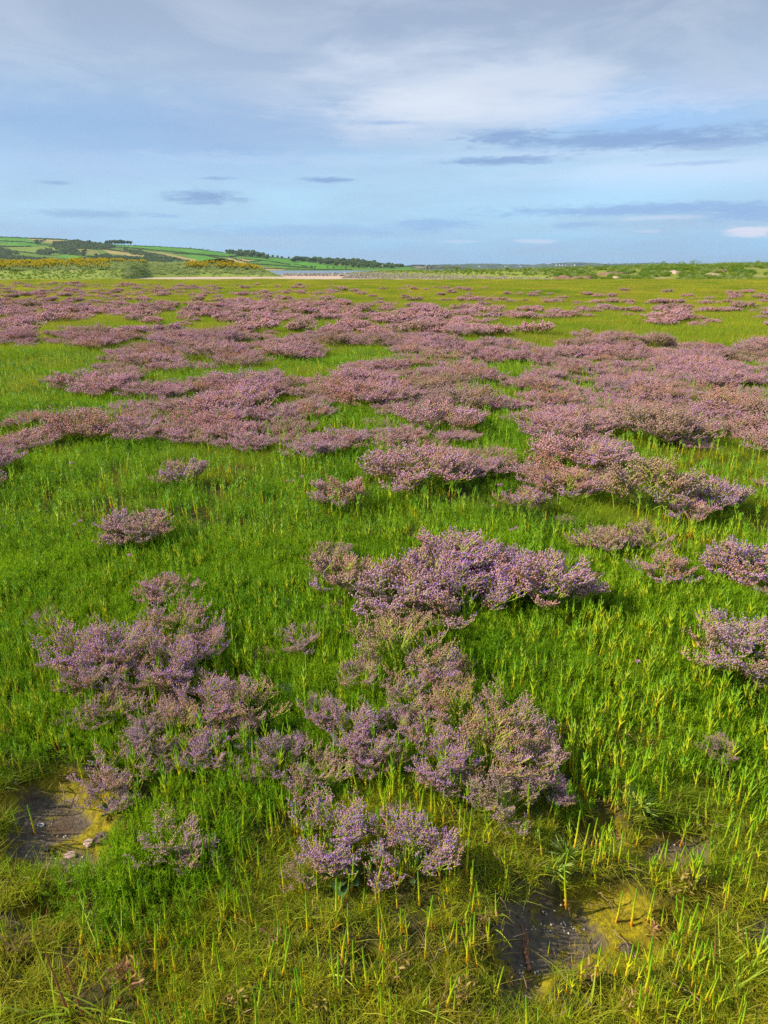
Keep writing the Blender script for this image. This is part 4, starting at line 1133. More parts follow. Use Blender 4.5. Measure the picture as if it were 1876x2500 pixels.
# scrub on the hillside
SCRUB = [[(140, 592), (200, 587), (275, 597), (300, 606), (235, 607), (140, 604)], [(-300, 595), (0, 604), (30, 612), (60, 622), (0, 622), (-300, 610)], [(-300, 618), (0, 618), (40, 626), (115, 632), (190, 640), (-300, 640)],
         [(100, 612), (135, 608), (150, 618), (120, 624), (95, 621)], [(140, 603), (215, 612), (215, 626), (160, 620)], [(200, 632), (260, 622), (330, 628), (420, 630), (470, 640), (460, 648), (200, 642)],
         [(95, 588), (118, 589), (116, 596), (100, 596)], [(300, 606), (345, 612), (400, 628), (330, 622)], [(460, 640), (600, 648), (600, 655), (460, 652)]]
SB = []
for i in range(4):
    gr = np.random.default_rng(820 + i); a = gr.uniform(0, 6.28, 6); q = gr.uniform(0, 3.2, 6)
    C = np.stack([np.cos(a) * q, np.sin(a) * q, gr.uniform(0.8, 2.4, 6)], 1); rad = np.tile([2.0, 2.0, 1.6], (6, 1)) * gr.uniform(.7, 1.2, (6, 1))
    V, Q = clump_faces(gr, C, rad, 260, 1.0); mb = MB(); mb.add(V, Q=Q); SB.append(mb.mesh('scrub', M_bush))
pp = []
for poly in SCRUB:
    x0 = max(min(p[0] for p in poly), -300); x1 = max(p[0] for p in poly); y0 = min(p[1] for p in poly); y1 = max(p[1] for p in poly)
    n = int((x1 - x0) * (y1 - y0) * 0.22)
    a = g.uniform(x0, x1, n); b = g.uniform(y0, y1, n); ok = inpoly(a, b, poly) & (vnoise(a / 9, b / 3.5, 95) > 0.30)
    for q, w in zip(a[ok], b[ok]):
        if w > hsky(q): pp.append(hill_inv(q, w))
pp = np.array(pp); n = len(pp)
scatter('hillside_scrub', SB, pp - [0, 0, .5], rots(n, .05), g.uniform(0.6, 1.35, n), g.integers(0, 4, n), 'dark green scrub covering parts of the hillside', 'scrub')

# cows on the top field
def cow_mesh(mats):
    mb = MB()
    pts = np.array([[-1.15, 0, 1.05], [-1.05, 0, 1.1], [-0.8, 0, 1.08], [-0.2, 0, 1.0], [0.4, 0, 1.02], [0.8, 0, 1.12], [1.05, 0, 1.15], [1.3, 0, .95], [1.45, 0, .6], [1.55, 0, .35], [1.62, 0, .22]])
    V, Q = tube(pts, np.array([.1, .26, .36, .42, .38, .34, .24, .17, .15, .11, .05]), 10); mb.add(V, Q=Q, m=0)
    for x in (-0.85, 0.65):
        for y in (-.2, .2):
            V, Q = tube(np.array([[x, y, .95], [x + .03, y, .5], [x - .02, y, .45], [x, y, .0]]), np.array([.16, .08, .07, .06]), 6); mb.add(V, Q=Q, m=0)
    V, Q = tube(np.array([[-1.15, 0, 1.1], [-1.28, 0, .8], [-1.27, 0, .45]]), np.array([.04, .025, .05]), 4); mb.add(V, Q=Q)
    for s in (-1, 1):
        V, Q = tube(np.array([[1.42, s * .1, .66], [1.38, s * .3, .72]]), np.array([.06, .02]), 4); mb.add(V, Q=Q)
    return mb.mesh('cow', mats, True)
M_cowb = flat('black hide', (0.02, 0.02, 0.02), .7, 0, (0.02, 0.02, 0.02)); M_coww = flat('white hide', (0.7, 0.67, 0.6), .7, 0, (0.03, 0.03, 0.03), 1.2)
cb, cw = cow_mesh(M_cowb), cow_mesh(M_coww)
for i, (a, b, w) in enumerate([(3, 589, 0), (13, 594, 0), (17, 593, 0), (24, 592, 0), (27, 596, 0), (30, 592, 1), (40, 595, 0), (54, 594, 1), (58, 595.5, 0), (61, 595, 0)]):
    X, Y, Z = hill_inv(a, b); s_ = 1.25
    o = obj('cow', cw if w else cb, None, (X, Y, Z)); o.scale = (s_,) * 3; o.rotation_euler = (0, 0, random.choice([0.3, 3.3, -0.4, 2.8]))
    tag(o, ('white' if w else 'black') + ' cow grazing in the upper green field on the hill', 'cow', ('white' if w else 'black') + ' cows on the upper field')

# ---- far shores beyond the estuary
def farland(name, D, pts, col, depth=900, seed=1, rough=4.0, px0=700, px1=2600, tree_h=0.0):
    f = skyl(pts); px1 = min(px1, 2200); pxs = np.linspace(px0, px1, 700); ts = np.linspace(0, 1.6, 26)
    PX, T = np.meshgrid(pxs, ts); Yv = D + depth * T; u = azof(PX)
    zt = zfor(PX, f(PX), D + depth) + 2.5
    Xv = u * Yv
    Z = -2.8 + zt * np.where(T <= 1, np.clip(T, 0, 1) ** 0.8, 1 - (T - 1)) 
    Z = Z + (fbm(Xv / 60, Yv / 160, seed, 4) - 0.5) * rough * np.clip(T * 2, 0, 1) + tree_h * (fbm(Xv / 24, Yv / 90, seed + 3, 2) > 0.5) * np.clip(T * 3, 0, 1)
    m_, nt, out = nodes(name); k = NT(nt)
    n1 = k.noise(wpos(k), 0.006, 4, 0.7); n2 = k.noise(wpos(k), 0.02, 3)
    c = k.ramp(n1, [(0.40, col[0]), (0.50, col[1]), (0.60, col[2])]); c = k.mix(k.mr(n2, .45, .6, 0, .7), c, col[0])
    p = k.n('ShaderNodeBsdfPrincipled'); p.inputs['Roughness'].default_value = 1; p.inputs['Specular IOR Level'].default_value = 0
    k.l(c, p.inputs['Base Color']); k.l(p.outputs[0], out.inputs[0])
    grid_obj(name, Xv, Yv, Z, m_)
farland('far_hills', 5600, [(700, 652), (990, 650), (1080, 647), (1180, 645), (1300, 648), (1330, 645), (1400, 642), (1500, 645), (1600, 642), (1640, 644), (1720, 648), (1800, 646), (2000, 644), (2600, 646)],
        [(0.03, 0.055, 0.03), (0.08, 0.13, 0.045), (0.13, 0.15, 0.07)], 1100, 5, 6, 980, 2600, 7)
farland('headland', 2700, [(950, 657), (990, 651), (1010, 648.5), (1060, 648.5), (1100, 651), (1125, 655), (1150, 660)],
        [(0.035, 0.06, 0.03), (0.10, 0.12, 0.06), (0.26, 0.21, 0.16)], 260, 8, 5, 960, 1150, 4)

# white houses on the far shore
M_white = flat('white render', (0.78, 0.76, 0.72), .8, 0, (0.7, 0.68, 0.64)); M_slate = flat('slate roof', (0.10, 0.11, 0.13), .7, 0); M_glass = flat('dark window', (0.03, 0.035, 0.04), .2, 0)
def box(mb, c, s, m=0):
    c = np.array(c); s = np.array(s) / 2
    V = np.array([c + s * np.array(q) for q in [(-1, -1, -1), (1, -1, -1), (1, 1, -1), (-1, 1, -1), (-1, -1, 1), (1, -1, 1), (1, 1, 1), (-1, 1, 1)]])
    mb.add(V, Q=[(0, 3, 2, 1), (4, 5, 6, 7), (0, 1, 5, 4), (1, 2, 6, 5), (2, 3, 7, 6), (3, 0, 4, 7)], m=m)
w_ = MB(); box(w_, (0, 0, 2.7), (12, 7, 5.4)); w_.add([(-6, -3.5, 5.4), (-6, 3.5, 5.4), (-6, 0, 8.2), (6, -3.5, 5.4), (6, 3.5, 5.4), (6, 0, 8.2)], T=[(0, 1, 2), (3, 5, 4)]); H_wall = w_.mesh('wall', M_white)
r_ = MB(); r_.add([(-6.3, -3.9, 5.15), (6.3, -3.9, 5.15), (6.3, 0, 8.35), (-6.3, 0, 8.35), (-6.3, 3.9, 5.15), (6.3, 3.9, 5.15)], Q=[(0, 1, 2, 3), (3, 2, 5, 4)]); box(r_, (5.2, 0, 8.8), (.9, .9, 1.6)); H_roof = r_.mesh('roof', M_slate)
q_ = MB(); box(q_, (0, -3.52, 0), (1.3, .12, 1.3)); H_win = q_.mesh('window', M_glass)
for i, (a, b) in enumerate([(1235, 650), (1262, 651.5), (1268, 651.8), (1273, 651.2), (1360, 648), (1368, 648.3), (1375, 648.5), (1383, 648), (1405, 648.2), (1172, 650), (940, 645.5)]):
    D = 5900 if a > 1000 else 1500; s_ = 1.5 if a > 1000 else 0.9
    X, Y, Z = (atd(a, b, D) if a > 1000 else hill_inv(a, 652))
    o = empty('house', (X, Y - 5, Z - 4 * (a > 1000)), random.uniform(-.4, .4), s_)
    tag(o, 'small white house with slate roof ' + ('on the far blue shore' if a > 1000 else 'among the trees of the long wood'), 'house', 'white houses on the far shore' if a > 1000 else None)
    obj('wall', H_wall, o); obj('roof', H_roof, o)
    for wx in (-4, 0, 4):
        for wz in (1.5, 4.0): obj('window', H_win, o, (wx, 0, wz))

# the stone tower behind the right bank
M_stone = flat('weathered stone', (0.33, 0.24, 0.15), .9, 0, (0.2, 0.14, 0.09), 3); M_pale = flat('pale cap', (0.62, 0.62, 0.58), .8, 0)
D = 500; tx, ty, tz = atd(1042, 658, D); zb = -2.4
zt = zfor(1042, 648.6, D)
o = empty('stone_tower', (tx, ty, zb)); tag(o, 'small old round stone tower with pale cap behind the shingle bank', 'tower')
hh = zt - zb; mb = MB(); V, Q = tube([(0, 0, -.5), (0, 0, hh * .3), (0, 0, hh * .8), (0, 0, hh * .85), (0, 0, hh)], [0.95, .82, .66, .72, .70], 14); mb.add(V, Q=Q); obj('shaft', mb.mesh('tower_shaft', M_stone, False), o)
mb = MB(); V, Q = tube([(0, 0, hh + .002), (0, 0, hh + .12), (0, 0, hh + .3), (0, 0, hh + .5)], [0.85, .85, .45, .05], 14); mb.add(V, Q=Q); obj('cap', mb.mesh('tower_cap', M_pale), o)

# ---- the dune on the left and the bank on the right
def dune_z(px, s, foot, top, y0, y1):
    pass
def band(name, px0, px1, topf, D0, D1, n=340, seed=1, bumps=.35, footz=-0.25, shape=0.8, back=-0.6):
    """a ridge: front foot at distance D0(px), crest at D1(px), crest seen at row topf(px)"""
    pxs = np.linspace(px0, px1, n); s = np.linspace(0, 2.0, 44); PX, Sg = np.meshgrid(pxs, s)
    d0 = D0(PX); d1 = D1(PX); Yv = d0 + (d1 - d0) * Sg; u = azof(PX); Xv = u * Yv
    zt = zfor(PX, topf(PX), d1)
    pr_ = np.where(Sg <= 1, sst(0, 1, Sg) * (1 - shape) + shape * np.clip(Sg, 0, 1) ** .7, 1 - (Sg - 1) ** 2)
    Z = footz + (zt - footz) * pr_ + (fbm(Xv / 3, Yv / 6, seed, 4) - .5) * bumps * np.clip(Sg * 3, 0, 1) * np.clip((2 - Sg) * 2, 0, 1)
    Z = np.where(Sg > 1.9, back, Z)
    return PX, Sg, Xv, Yv, Z
def sampler(px0, px1, topf, D0, D1, seed=1, bumps=.35, footz=-.25, shape=.8):
    def f(px, s):
        d0 = D0(px); d1 = D1(px); Yv = d0 + (d1 - d0) * s; Xv = azof(px) * Yv
        zt = zfor(px, topf(px), d1)
        pr_ = np.where(s <= 1, sst(0, 1, s) * (1 - shape) + shape * np.clip(s, 0, 1) ** .7, 1 - (s - 1) ** 2)
        return Xv, Yv, footz + (zt - footz) * pr_ + (fbm(Xv / 3, Yv / 6, seed, 4) - .5) * bumps * np.clip(s * 3, 0, 1)
    return f
dtop = skyl([(-700, 648), (0, 647), (90, 645), (170, 642), (260, 643), (330, 644), (420, 645), (470, 643), (560, 645), (610, 650), (650, 660), (680, 672), (697, 681)])
dD0 = skyl([(-700, 80), (0, 84), (260, 92), (300, 100), (350, 142), (480, 158), (600, 160), (700, 160)]); dD1 = skyl([(-700, 120), (0, 125), (300, 140), (360, 165), (480, 178), (600, 180), (700, 170)])
M_dune = None
def sandy(name, green, sandc, thr0, thr1, sc=0.25):
    m_, nt, out = nodes(name); k = NT(nt)
    gcol = k.mix(k.noise(wpos(k), .4, 4), green[0], green[1])
    c = k.mix(k.mr(k.noise(wpos(k), sc, 5, .65), thr0, thr1), gcol, sandc)
    p = k.n('ShaderNodeBsdfPrincipled'); p.inputs['Roughness'].default_value = .95; p.inputs['Specular IOR Level'].default_value = .1
    k.l(c, p.inputs['Base Color']); k.l(p.outputs[0], out.inputs[0]); return m_
PX, Sg, X, Y, Z = band('sand_dune', -700, 697, dtop, dD0, dD1, seed=31, footz=-.3, shape=.55)
grid_obj('sand_dune', X, Y, Z, sandy('dune surface', ((0.17, 0.24, 0.04), (0.28, 0.34, 0.08)), (0.42, 0.31, 0.22), .60, .66, .5))
dsamp = sampler(-700, 697, dtop, dD0, dD1, 31, .35, -.3, .55)
btop = skyl([(835, 678), (850, 668), (880, 664), (930, 662), (1000, 661), (1060, 661), (1140, 660), (1300, 659), (1400, 657), (1480, 655), (1560, 652), (1700, 651), (1780, 648), (1876, 648), (2500, 644)])
bD0 = skyl([(830, 132), (900, 128), (1100, 124), (1250, 115), (1350, 104), (1500, 98), (2500, 92)]); bD1 = skyl([(830, 137), (900, 150), (1100, 148), (1400, 125), (2500, 118)])
PX, Sg, X, Y, Z = band('grassy_bank', 832, 2500, btop, bD0, bD1, n=420, seed=41, bumps=.15, footz=-.3, shape=.3)
grid_obj('grassy_bank', X, Y, Z, sandy('bank surface', ((0.14, 0.22, 0.02), (0.28, 0.30, 0.06)), (0.36, 0.25, 0.19), .56, .62, .55))
bsamp = sampler(832, 2500, btop, bD0, bD1, 41, .15, -.3, .3)

# dune grass, ragwort, shingle
def gcol(name, a, b, sc=.5, trans=.3):
    return leafy(name, lambda k: k.mix(k.mr(k.noise(wpos(k), sc, 4, .6), .3, .7), a, b), trans, .7, .15)
M_marram = gcol('marram blades', (0.25, 0.35, 0.10), (0.50, 0.56, 0.25))
M_bankg = gcol('bank grass', (0.09, 0.22, 0.012), (0.27, 0.34, 0.035))
def raw(name, Mg):
    return [tuft(900 + i, 150, 0.32, 0.45, 0.95, 0.035, 0.33, 0.35, 2).mesh(name, Mg) for i in range(4)]
MAR = raw('marram_tuft', M_marram); BNK = raw('bank_tuft', M_bankg)
n = 5200; px = g.uniform(-500, 697, n); s = g.uniform(0.02, 1.35, n) 
ok = ~((px > 325) & (s < 0.16) & (g.uniform(0, 1, n) < .8)); px, s = px[ok], s[ok]
X, Y, Z = dsamp(px, s)
low = (px < 300) & (s < .5); sc = np.where(low, .35, .8) * g.uniform(.6, 1.2, len(px)); idx = np.where(low, 4 + g.integers(0, 4, len(px)), g.integers(0, 4, len(px)))
sc *= np.where(px > 640, .5, 1) * np.where((s < .2), .7, 1)
scatter('dune_grass', MAR + BNK, np.stack([X, Y, Z - .05], 1), rots(len(px), .1), sc, idx, 'grey green marram grass and short turf on the left dune', 'dune grass')
n = 9500; px = 860 + (2400 - 860) * g.uniform(0, 1, n) ** .95; s = g.uniform(0.04, 1.3, n)
thr = np.interp(px, [860, 1050, 1300, 1500, 2400], [.85, .60, .40, .12, .0]); ok = s > thr + g.normal(0, .06, n)
ok &= ~((fbm(px / 30, s * 5, 97, 3) > .60) & (s < .75)); px, s = px[ok], s[ok]
X, Y, Z = bsamp(px, s)
sc = g.uniform(.35, .8, len(px)) * np.interp(px, [860, 1100, 1600, 2400], [.40, .60, 1.15, 1.3])
scatter('bank_grass', BNK + MAR[:1], np.stack([X, Y, Z - .05], 1), rots(len(px), .1), sc, g.integers(0, 5, len(px)), 'rough green grass on the long low bank, right', 'bank grass')

M_rag = gcol('ragwort flower heads', (0.60, 0.44, 0.01), (0.80, 0.62, 0.02), 3, .1); M_ragl = flat('ragwort leaves', (0.10, 0.17, 0.03), .7, .2)
RAG = []
for i in range(4):
    gr = np.random.default_rng(940 + i); mb = MB()
    for j in range(7):
        a = gr.uniform(0, 6.28); r_ = gr.uniform(0, .16); h = gr.uniform(.55, .85)
        V, Q = tube([(math.cos(a) * r_ * .2, math.sin(a) * r_ * .2, -.05), (math.cos(a) * r_, math.sin(a) * r_, h)], [.012, .008], 3); mb.add(V, Q=Q, m=1)
        V, Q, _ = ribbons(np.stack([np.full(10, math.cos(a) * r_ * .6), np.full(10, math.sin(a) * r_ * .6), np.linspace(.08, h * .75, 10)], 1), np.c_[gr.normal(0, 1, (10, 2)), np.full(10, .5)], .12, .04, .2, 1, rg=gr); mb.add(V, Q=Q, m=1)
        c = np.array([[math.cos(a) * r_, math.sin(a) * r_, h]])
        V, Q = clump_faces(gr, c, np.array([[.13, .13, .05]]), 11, .045); mb.add(V, Q=Q, m=0)
    RAG.append(mb.mesh('ragwort', [M_rag, M_ragl]))
RP = []
def ragz(x0, x1, s0, s1, n):
    px = g.uniform(x0, x1, n); s = g.uniform(s0, s1, n); ok = fbm(px / 9, s * 8, 99, 2) > .30; X, Y, Z = dsamp(px[ok], s[ok]); RP.append(np.stack([X, Y, Z], 1))
ragz(-400, 270, .52, 1.0, 1500); ragz(200, 360, .9, 1.1, 160); ragz(455, 640, .50, .95, 620); ragz(0, 130, .95, 1.1, 60)
RP = np.vstack(RP); vis = np.argsort(RP[:, 1] + 1000 * (np.abs(RP[:, 0] / RP[:, 1]) > .56)); pr = {}
for i in vis[:300]:
    v = random.randrange(4); src = pr.get(v)
    if src is None: o = pr[v] = obj('ragwort', RAG[v])
    else: o = src.copy(); COL.objects.link(o)
    o.location = tuple(RP[i]); o.rotation_euler = (0, 0, random.uniform(0, 6.28)); q = random.uniform(.7, 1.15); o.scale = (q, q, q)
    tag(o, 'yellow flowering ragwort on the left dune', 'ragwort', 'ragwort plants on the left dune')
k_ = vis[300:]; n = len(k_)
scatter('ragwort_stand', RAG, RP[k_], rots(n, .05), g.uniform(.7, 1.2, n), g.integers(0, 4, n), 'mass of yellow flowering ragwort along the dune top', 'ragwort')
# dark gorse on the dune's right shoulder
M_gorse = flat('gorse', (0.045, 0.075, 0.015), .8, .1, (0.022, 0.04, 0.01), 2)
gr = np.random.default_rng(950); cs, rs = [], []
cx, cyy, cz = dsamp(np.array([535.0]), np.array([1.0]))
for i in range(16):
    u = gr.uniform(-1, 1); cs.append((u * 4.2, gr.normal(0, .8), .30 + .55 * (1 - u * u) * gr.uniform(.5, 1))); rs.append((.9, .8, .32))
V, Q = clump_faces(gr, np.array(cs), np.array(rs), 3600, .11); mb = MB(); mb.add(V, Q=Q)
o = obj('gorse_bush', mb.mesh('gorse_bush', M_gorse), None, (float(cx[0]), float(cyy[0]), float(cz[0]))); tag(o, 'dark low gorse bush crowning the right shoulder of the left dune', 'bush')
# small yellow-topped shrubs along the bank crest
for i, (a, w) in enumerate([(1095, 1), (1118, 1), (1145, 1.1), (1235, .8), (1290, .7), (1690, 1.6), (1615, 1.3), (1440, .9), (1480, 1), (1660, 1.2), (1845, 1)]):
    gr = np.random.default_rng(960 + i); X, Y, Z = bsamp(np.array([float(a)]), np.array([.9]))
    C = np.c_[gr.normal(0, .35, (6, 2)), gr.uniform(.15, .6, 6)] * w; V, Q = clump_faces(gr, C, np.full((6, 3), .28 * w), 420, .07)
    mb = MB(); mb.add(V, Q=Q, m=0); kq = gr.uniform(size=60)
    V, Q = clump_faces(gr, C + [0, 0, .12], np.full((6, 3), .27 * w), 50 if i % 2 else 12, .06); mb.add(V, Q=Q, m=1)
    o = obj('shrub', mb.mesh('shrub', [M_bankg, M_rag]), None, (float(X[0]), float(Y[0]), float(Z[0]))); tag(o, 'small green shrub flecked yellow on the crest of the right bank', 'shrub', 'shrubs on the bank crest')

# shingle and boulders
def stone_mesh(seed, mat, sub=2):
    gr = np.random.default_rng(seed)
    import bmesh
    bm = bmesh.new(); bmesh.ops.create_icosphere(bm, subdivisions=sub, radius=0.5)
    pl2 = nrm(gr.normal(size=(7, 3)))
    for v in bm.verts:
        c = np.array(v.co)
        for p_ in pl2:
            dd = c @ p_
            if dd > .36: c = c - p_ * (dd - .36) * .9
        v.co = c * [1.1, .85, .62] * (1 + gr.normal(0, .015))
    me = bpy.data.meshes.new('stone'); bm.to_mesh(me); bm.free(); me.materials.append(mat); return me
M_rock = leafy('shingle stone', lambda k: k.mix(orand(k), (0.13, 0.11, 0.09), (0.40, 0.35, 0.30)), 0, .9, .2)
ST = [stone_mesh(970 + i, M_rock, 1) for i in range(5)]
n = 9000; px = 836 + (1876 - 836) * g.uniform(0, 1, n) ** 1.5; s = g.uniform(-.12, .8, n)
thr = np.interp(px, [836, 1050, 1300, 1500, 1900], [1.0, .55, .30, .08, .03]); ok = s < thr * g.uniform(.7, 1.05, n); px, s = px[ok], s[ok]
X, Y, Z = bsamp(px, np.maximum(s, 0)); Y = np.where(s < 0, bD0(px) + s * 20, Y); X = azof(px) * Y; Z = np.where(s < 0, gz(X, Y), Z)
n1 = len(px)
# the dark spit beyond the sand, left of the bank
n = 2600; pb = g.uniform(690, 860, n); Db = g.uniform(235, 300, n) + (pb - 690) * -.35; Xb = azof(pb) * Db; Zb = prof(Db) + .5 * np.exp(-((Db - (268 - (pb - 690) * .35)) / 16) ** 2)
PP = np.vstack([np.stack([X, Y, Z], 1), np.stack([Xb, Db, Zb], 1)])
sc = np.concatenate([g.uniform(.12, .42, n1), g.uniform(.6, 1.3, n)])
scatter('shingle', ST, PP, rots(len(PP), .5), sc, g.integers(0, 5, len(PP)), 'grey brown shingle and stones heaped along the shore', 'shingle')
# spit body under the stones
pxs = np.linspace(684, 866, 60); s = np.linspace(-1, 1, 15); PX, Sg = np.meshgrid(pxs, s); D = 268 - (PX - 690) * .35 + Sg * 32
grid_obj('stone_spit', azof(PX) * D, D, prof(D) - .1 + .55 * (1 - Sg ** 2) * np.clip((PX - 684) / 20, 0, 1) * np.clip((866 - PX) / 10, 0, 1), sandy('spit', ((0.10, 0.08, 0.06), (0.17, 0.14, 0.11)), (0.2, .17, .13), .5, .6))
# bare sand and earth scars in the right bank
M_scar = flat('bare earth', (0.34, 0.20, 0.14), .95, 0, (0.16, 0.095, 0.065), 1.5); M_sc2 = flat('bare sand', (0.55, 0.40, 0.31), .95, 0, (0.46, 0.33, 0.25), 1.5)
for i, (a, sv, w, m_, lab) in enumerate([(1500, .45, 2.6, M_scar, 'brown eroded earth step in the bank, left of the others'), (1650, .5, .9, M_sc2, 'small pink patch of bare sand in the bank'), (1745, .34, 1.4, M_sc2, 'largest pale sand scar low in the bank, right'), (1510, .18, .8, M_sc2, 'pale sand patch below the brown earth step'),
                                   (1380, .22, 2.0, M_scar, 'flat brown earth scar at the foot of the bank'), (1430, .22, 2.0, M_scar, 'flat brown earth scar nearest the brown step'), (1765, .52, .9, M_scar, 'small brown earth hump above the pale sand scar')]):
    X, Y, Z = bsamp(np.array([float(a)]), np.array([sv])); gr = np.random.default_rng(980 + i)
    th = np.linspace(0, 2 * math.pi, 28, endpoint=False); V = [(0, 0, .30)]; 
    for rr, hz in ((.5, .26), (.85, .12), (1, -.25)):
        for q in th:
            f = 1 + .25 * math.sin(3 * q + i) + .12 * math.sin(7 * q + 2 * i)
            V.append((math.cos(q) * w * .85 * rr * f, math.sin(q) * 1.0 * rr * f, hz + gr.normal(0, .03) + math.sin(q) * .35 * rr))
    T = [(0, 1 + j, 1 + (j + 1) % 28) for j in range(28)]; Q = [(1 + r * 28 + j, 1 + (r + 1) * 28 + j, 1 + (r + 1) * 28 + (j + 1) % 28, 1 + r * 28 + (j + 1) % 28) for r in range(2) for j in range(28)]
    mb = MB(); mb.add(V, T=T, Q=Q); o = obj('bank_scar', mb.mesh('bank_scar', m_, True), None, (float(X[0]), float(Y[0]), float(Z[0]))); tag(o, lab, 'earth scar', kind='structure')

# ------------------------------------------------------------------ air
HAZE = True
if HAZE:
    m_, nt, out = nodes('haze air'); k = NT(nt)
    v = k.n('ShaderNodeVolumePrincipled'); v.inputs['Density'].default_value = 6e-5; v.inputs['Color'].default_value = (0.62, 0.78, 1.0, 1); v.inputs['Anisotropy'].default_value = 0.2
    k.l(v.outputs[0], out.inputs['Volume'])
    mb = MB(); box(mb, (0, 3780, 58), (15400, 7720, 128)); o = obj('haze', mb.mesh('haze', m_), kind='stuff'); tag(o, 'thin blue summer haze over the estuary and far hills', 'haze')

# ------------------------------------------------------------------ sky
EL = math.radians(35); AZ = math.radians(266)
def world():
    w = bpy.data.worlds.new('World'); SC.world = w; w.use_nodes = True; nt = w.node_tree; nt.nodes.clear(); k = NT(nt)
    out = k.n('ShaderNodeOutputWorld'); bg = k.n('ShaderNodeBackground'); STR = 0.12; bg.inputs[1].default_value = STR
    k.l(bg.outputs[0], out.inputs[0])
    sky = k.n('ShaderNodeTexSky'); sky.sky_type = 'NISHITA'; sky.sun_disc = False; sky.sun_elevation = EL; sky.sun_rotation = AZ
    sky.air_density = 1.2; sky.dust_density = 1.0; sky.ozone_density = 2.0
    tc = k.n('ShaderNodeTexCoord'); G = tc.outputs['Generated']; sp = k.n('ShaderNodeSeparateXYZ'); k.l(G, sp.inputs[0])
    x, y, z = sp.outputs
    az = k.math('ARCTAN2', x, y); el = k.math('ARCSINE', z)
    azd = k.math('MULTIPLY', az, 57.29578); eld = k.math('MULTIPLY', el, 57.29578)
    # cloud-plane coordinates for wisps that flatten towards the horizon
    zz_ = k.math('ADD', k.math('MAXIMUM', z, 0.0), 0.10)
    cb = k.n('ShaderNodeCombineXYZ'); k.l(k.math('DIVIDE', x, zz_), cb.inputs[0]); k.l(k.math('DIVIDE', y, zz_), cb.inputs[1])
    CP = cb.outputs[0]
    cb2 = k.n('ShaderNodeCombineXYZ'); k.l(k.math('MULTIPLY', azd, .1), cb2.inputs[0]); k.l(k.math('MULTIPLY', eld, .5), cb2.inputs[1])
    AE = cb2.outputs[0]
    nb = k.noise(CP, 0.55, 5, .55, .4); ns = k.noise(AE, 1.2, 6, .6, .3); nf = k.noise(AE, 4.5, 6, .68, .4)
    LV = 2 ** -0.36
    q = lambda r, g_, b: tuple(c * LV / STR for c in lin(r, g_, b))
    e01 = k.math('DIVIDE', eld, 30.0, clamp=True)
    grad = k.ramp(e01, [(0.0, lin(140, 184, 220)), (0.06, lin(148, 193, 226)), (0.15, lin(166, 210, 236)), (0.24, lin(166, 204, 230)), (0.32, lin(152, 186, 218)), (0.42, lin(160, 181, 206)), (0.56, lin(148, 163, 186)), (1.0, lin(150, 165, 190))])
    sc_ = k.n('ShaderNodeVectorMath', operation='SCALE'); k.l(grad, sc_.inputs[0]); sc_.inputs['Scale'].default_value = LV / STR
    cover = k.mr(k.noise(CP, 0.3, 3), 0.3, 0.5, 0.86, 0.97)
    c = k.mix(cover, sky.outputs[0], sc_.outputs[0])
    # left side is a greyer blue bank
    def blob(px, py, w_, h_, soft=0.6, nz=0.5, src=None):
        """elliptical cloud mask centred on the sky direction of a photo point (1660 px units), ragged by noise"""
        dx, dy, dz = ray(px * S, py * S); n_ = math.sqrt(dx * dx + dy * dy + dz * dz)
        a0 = math.degrees(math.atan2(dx, dy)); e0 = math.degrees(math.asin(dz / n_))
        kk = math.degrees(S / F) * 0.93
        A = k.math('DIVIDE', k.math('SUBTRACT', azd, a0), w_ / 2 * kk); E = k.math('DIVIDE', k.math('SUBTRACT', eld, e0), h_ / 2 * kk)
        r = k.math('SQRT', k.math('ADD', k.math('MULTIPLY', A, A), k.math('MULTIPLY', E, E)))
        r = k.math('ADD', r, k.math('MULTIPLY', k.math('SUBTRACT', src or nf, 0.5), nz * 4))
        return k.mr(r, 1.0 + soft * .5, 1.0 - soft, 0, 1)
    def sm(v):
        nd = k.n('ShaderNodeMapRange'); nd.interpolation_type = 'SMOOTHERSTEP'; k.l(v, nd.inputs[0]); return nd.outputs[0]
    def lay(c, m, fac, colr): return k.mix(k.math('MULTIPLY', sm(m), fac), c, colr)
    c = k.mix(k.mr(nb, .35, .7, 0, .6), c, q(152, 171, 200))
    n3 = k.noise(CP, 1.6, 6, .62, .6)
    c = k.mix(k.math('MULTIPLY', k.mr(n3, .45, .75), k.mr(eld, 5, 11, 0, .62)), c, q(186, 197, 215))
    c = k.mix(k.math('MULTIPLY', k.mr(n3, .5, .25), k.mr(eld, 4, 10, .05, .25)), c, q(134, 152, 184))
    c = lay(c, blob(300, 290, 1100, 170, 1.0, .3, ns), .55, q(132, 164, 207))
    c = lay(c, blob(250, 365, 900, 60, 1.0, .3, ns), .5, q(166, 194, 226))
    c = lay(c, blob(1400, 245, 420, 110, 1.0, .35, ns), .8, q(146, 186, 230))
    c = lay(c, blob(980, 205, 620, 170, 1.0, .5, ns), .8, q(198, 209, 225))
    c = lay(c, blob(920, 225, 340, 70, 1.0, .5, ns), .6, q(212, 219, 230))
    c = lay(c, blob(1150, 175, 420, 60, 1.0, .5, ns), .5, q(196, 206, 222))
    c = lay(c, blob(1180, 235, 900, 50, 1.0, .7), .45, q(200, 211, 228))
    c = lay(c, blob(640, 345, 700, 26, 1.0, .7), .4, q(176, 200, 228))
    c = lay(c, blob(1560, 190, 300, 60, 1.0, .3, ns), .5, q(178, 190, 214))
    c = lay(c, blob(1500, 370, 760, 60, 1.0, .3, ns), .75, q(192, 212, 236))
    c = lay(c, blob(1300, 330, 700, 26, 1.0, .3), .5, q(188, 208, 234))
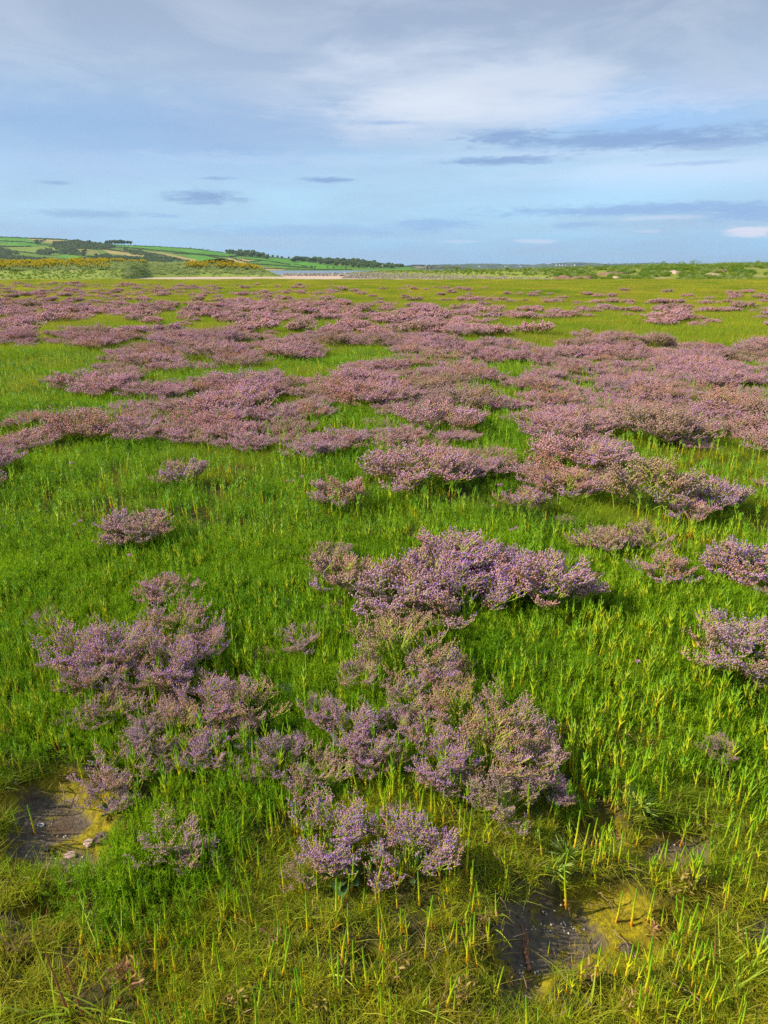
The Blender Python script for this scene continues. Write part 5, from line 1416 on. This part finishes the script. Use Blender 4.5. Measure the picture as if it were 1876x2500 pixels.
    c = lay(c, blob(1330, 412, 700, 60, 1.0, .25, ns), .5, q(168, 208, 240))
    D1 = q(126, 155, 197); D2 = q(134, 168, 212)
    for a, b, w2, h2, f, cc in [(1090, 293, 190, 26, .85, D1), (1380, 300, 560, 38, .8, D1), (1560, 310, 260, 24, .6, D1), (1080, 347, 260, 18, .85, D1), (710, 389, 110, 11, .8, D1), (440, 426, 160, 30, .85, D1),
                            (120, 394, 66, 8, .6, D1), (465, 385, 74, 8, .6, D1), (190, 462, 240, 18, .5, D1), (1400, 452, 620, 26, .8, D2), (1620, 462, 200, 30, .7, D2), (940, 484, 230, 22, .6, D2), (1250, 487, 160, 14, .55, D2),
                            (650, 498, 640, 24, .4, D2), (830, 265, 150, 10, .6, D2), (355, 467, 90, 9, .5, D2), (1510, 352, 170, 9, .45, D2)]:
        c = lay(c, blob(a, b, w2, h2, .85, .6), f, cc)
    for a, b, w2, h2, f in [(1615, 500, 80, 26, .7), (1160, 521, 100, 9, .35), (1000, 521, 110, 8, .2), (1430, 470, 180, 10, .25), (1405, 500, 60, 8, .2)]:
        c = lay(c, blob(a, b, w2, h2, .6, .6), f, q(222, 216, 230))
    k.l(c, bg.inputs[0])
    w.cycles.sampling_method = 'MANUAL'; w.cycles.sample_map_resolution = 512
world()

sun = bpy.data.lights.new('sun', 'SUN'); sun.energy = 4.6; sun.angle = R(0.7); sun.color = (1.0, 0.87, 0.68)
so = link(bpy.data.objects.new('sun', sun))
dv = Vector((math.sin(AZ) * math.cos(EL), math.cos(AZ) * math.cos(EL), math.sin(EL)))
so.rotation_euler = dv.to_track_quat('Z', 'Y').to_euler(); so.location = dv * 50

cam = bpy.data.cameras.new('camera'); cam.sensor_fit = 'VERTICAL'; cam.sensor_height = 36; cam.sensor_width = 27; cam.lens = F * 36 / 2500
cam.clip_start = 0.05; cam.clip_end = 40000
co = link(bpy.data.objects.new('camera', cam)); co.location = (0, 0, EYE); co.rotation_euler = (R(90) - PITCH, 0, 0); SC.camera = co
SC.view_settings.view_transform = 'Standard'; SC.view_settings.look = 'None'; SC.view_settings.gamma = 1; SC.view_settings.exposure = 0.65
SC.cycles.max_bounces = 5; SC.cycles.diffuse_bounces = 3; SC.cycles.glossy_bounces = 2; SC.cycles.transmission_bounces = 3; SC.cycles.volume_bounces = 0; SC.cycles.transparent_max_bounces = 4
SC.cycles.use_denoising = False; SC.cycles.denoising_prefilter = 'ACCURATE'; SC.cycles.denoiser = 'OPENIMAGEDENOISE'; SC.cycles.denoising_input_passes = 'RGB_ALBEDO_NORMAL'
SC.cycles.use_adaptive_sampling = True; SC.cycles.adaptive_threshold = 0.006
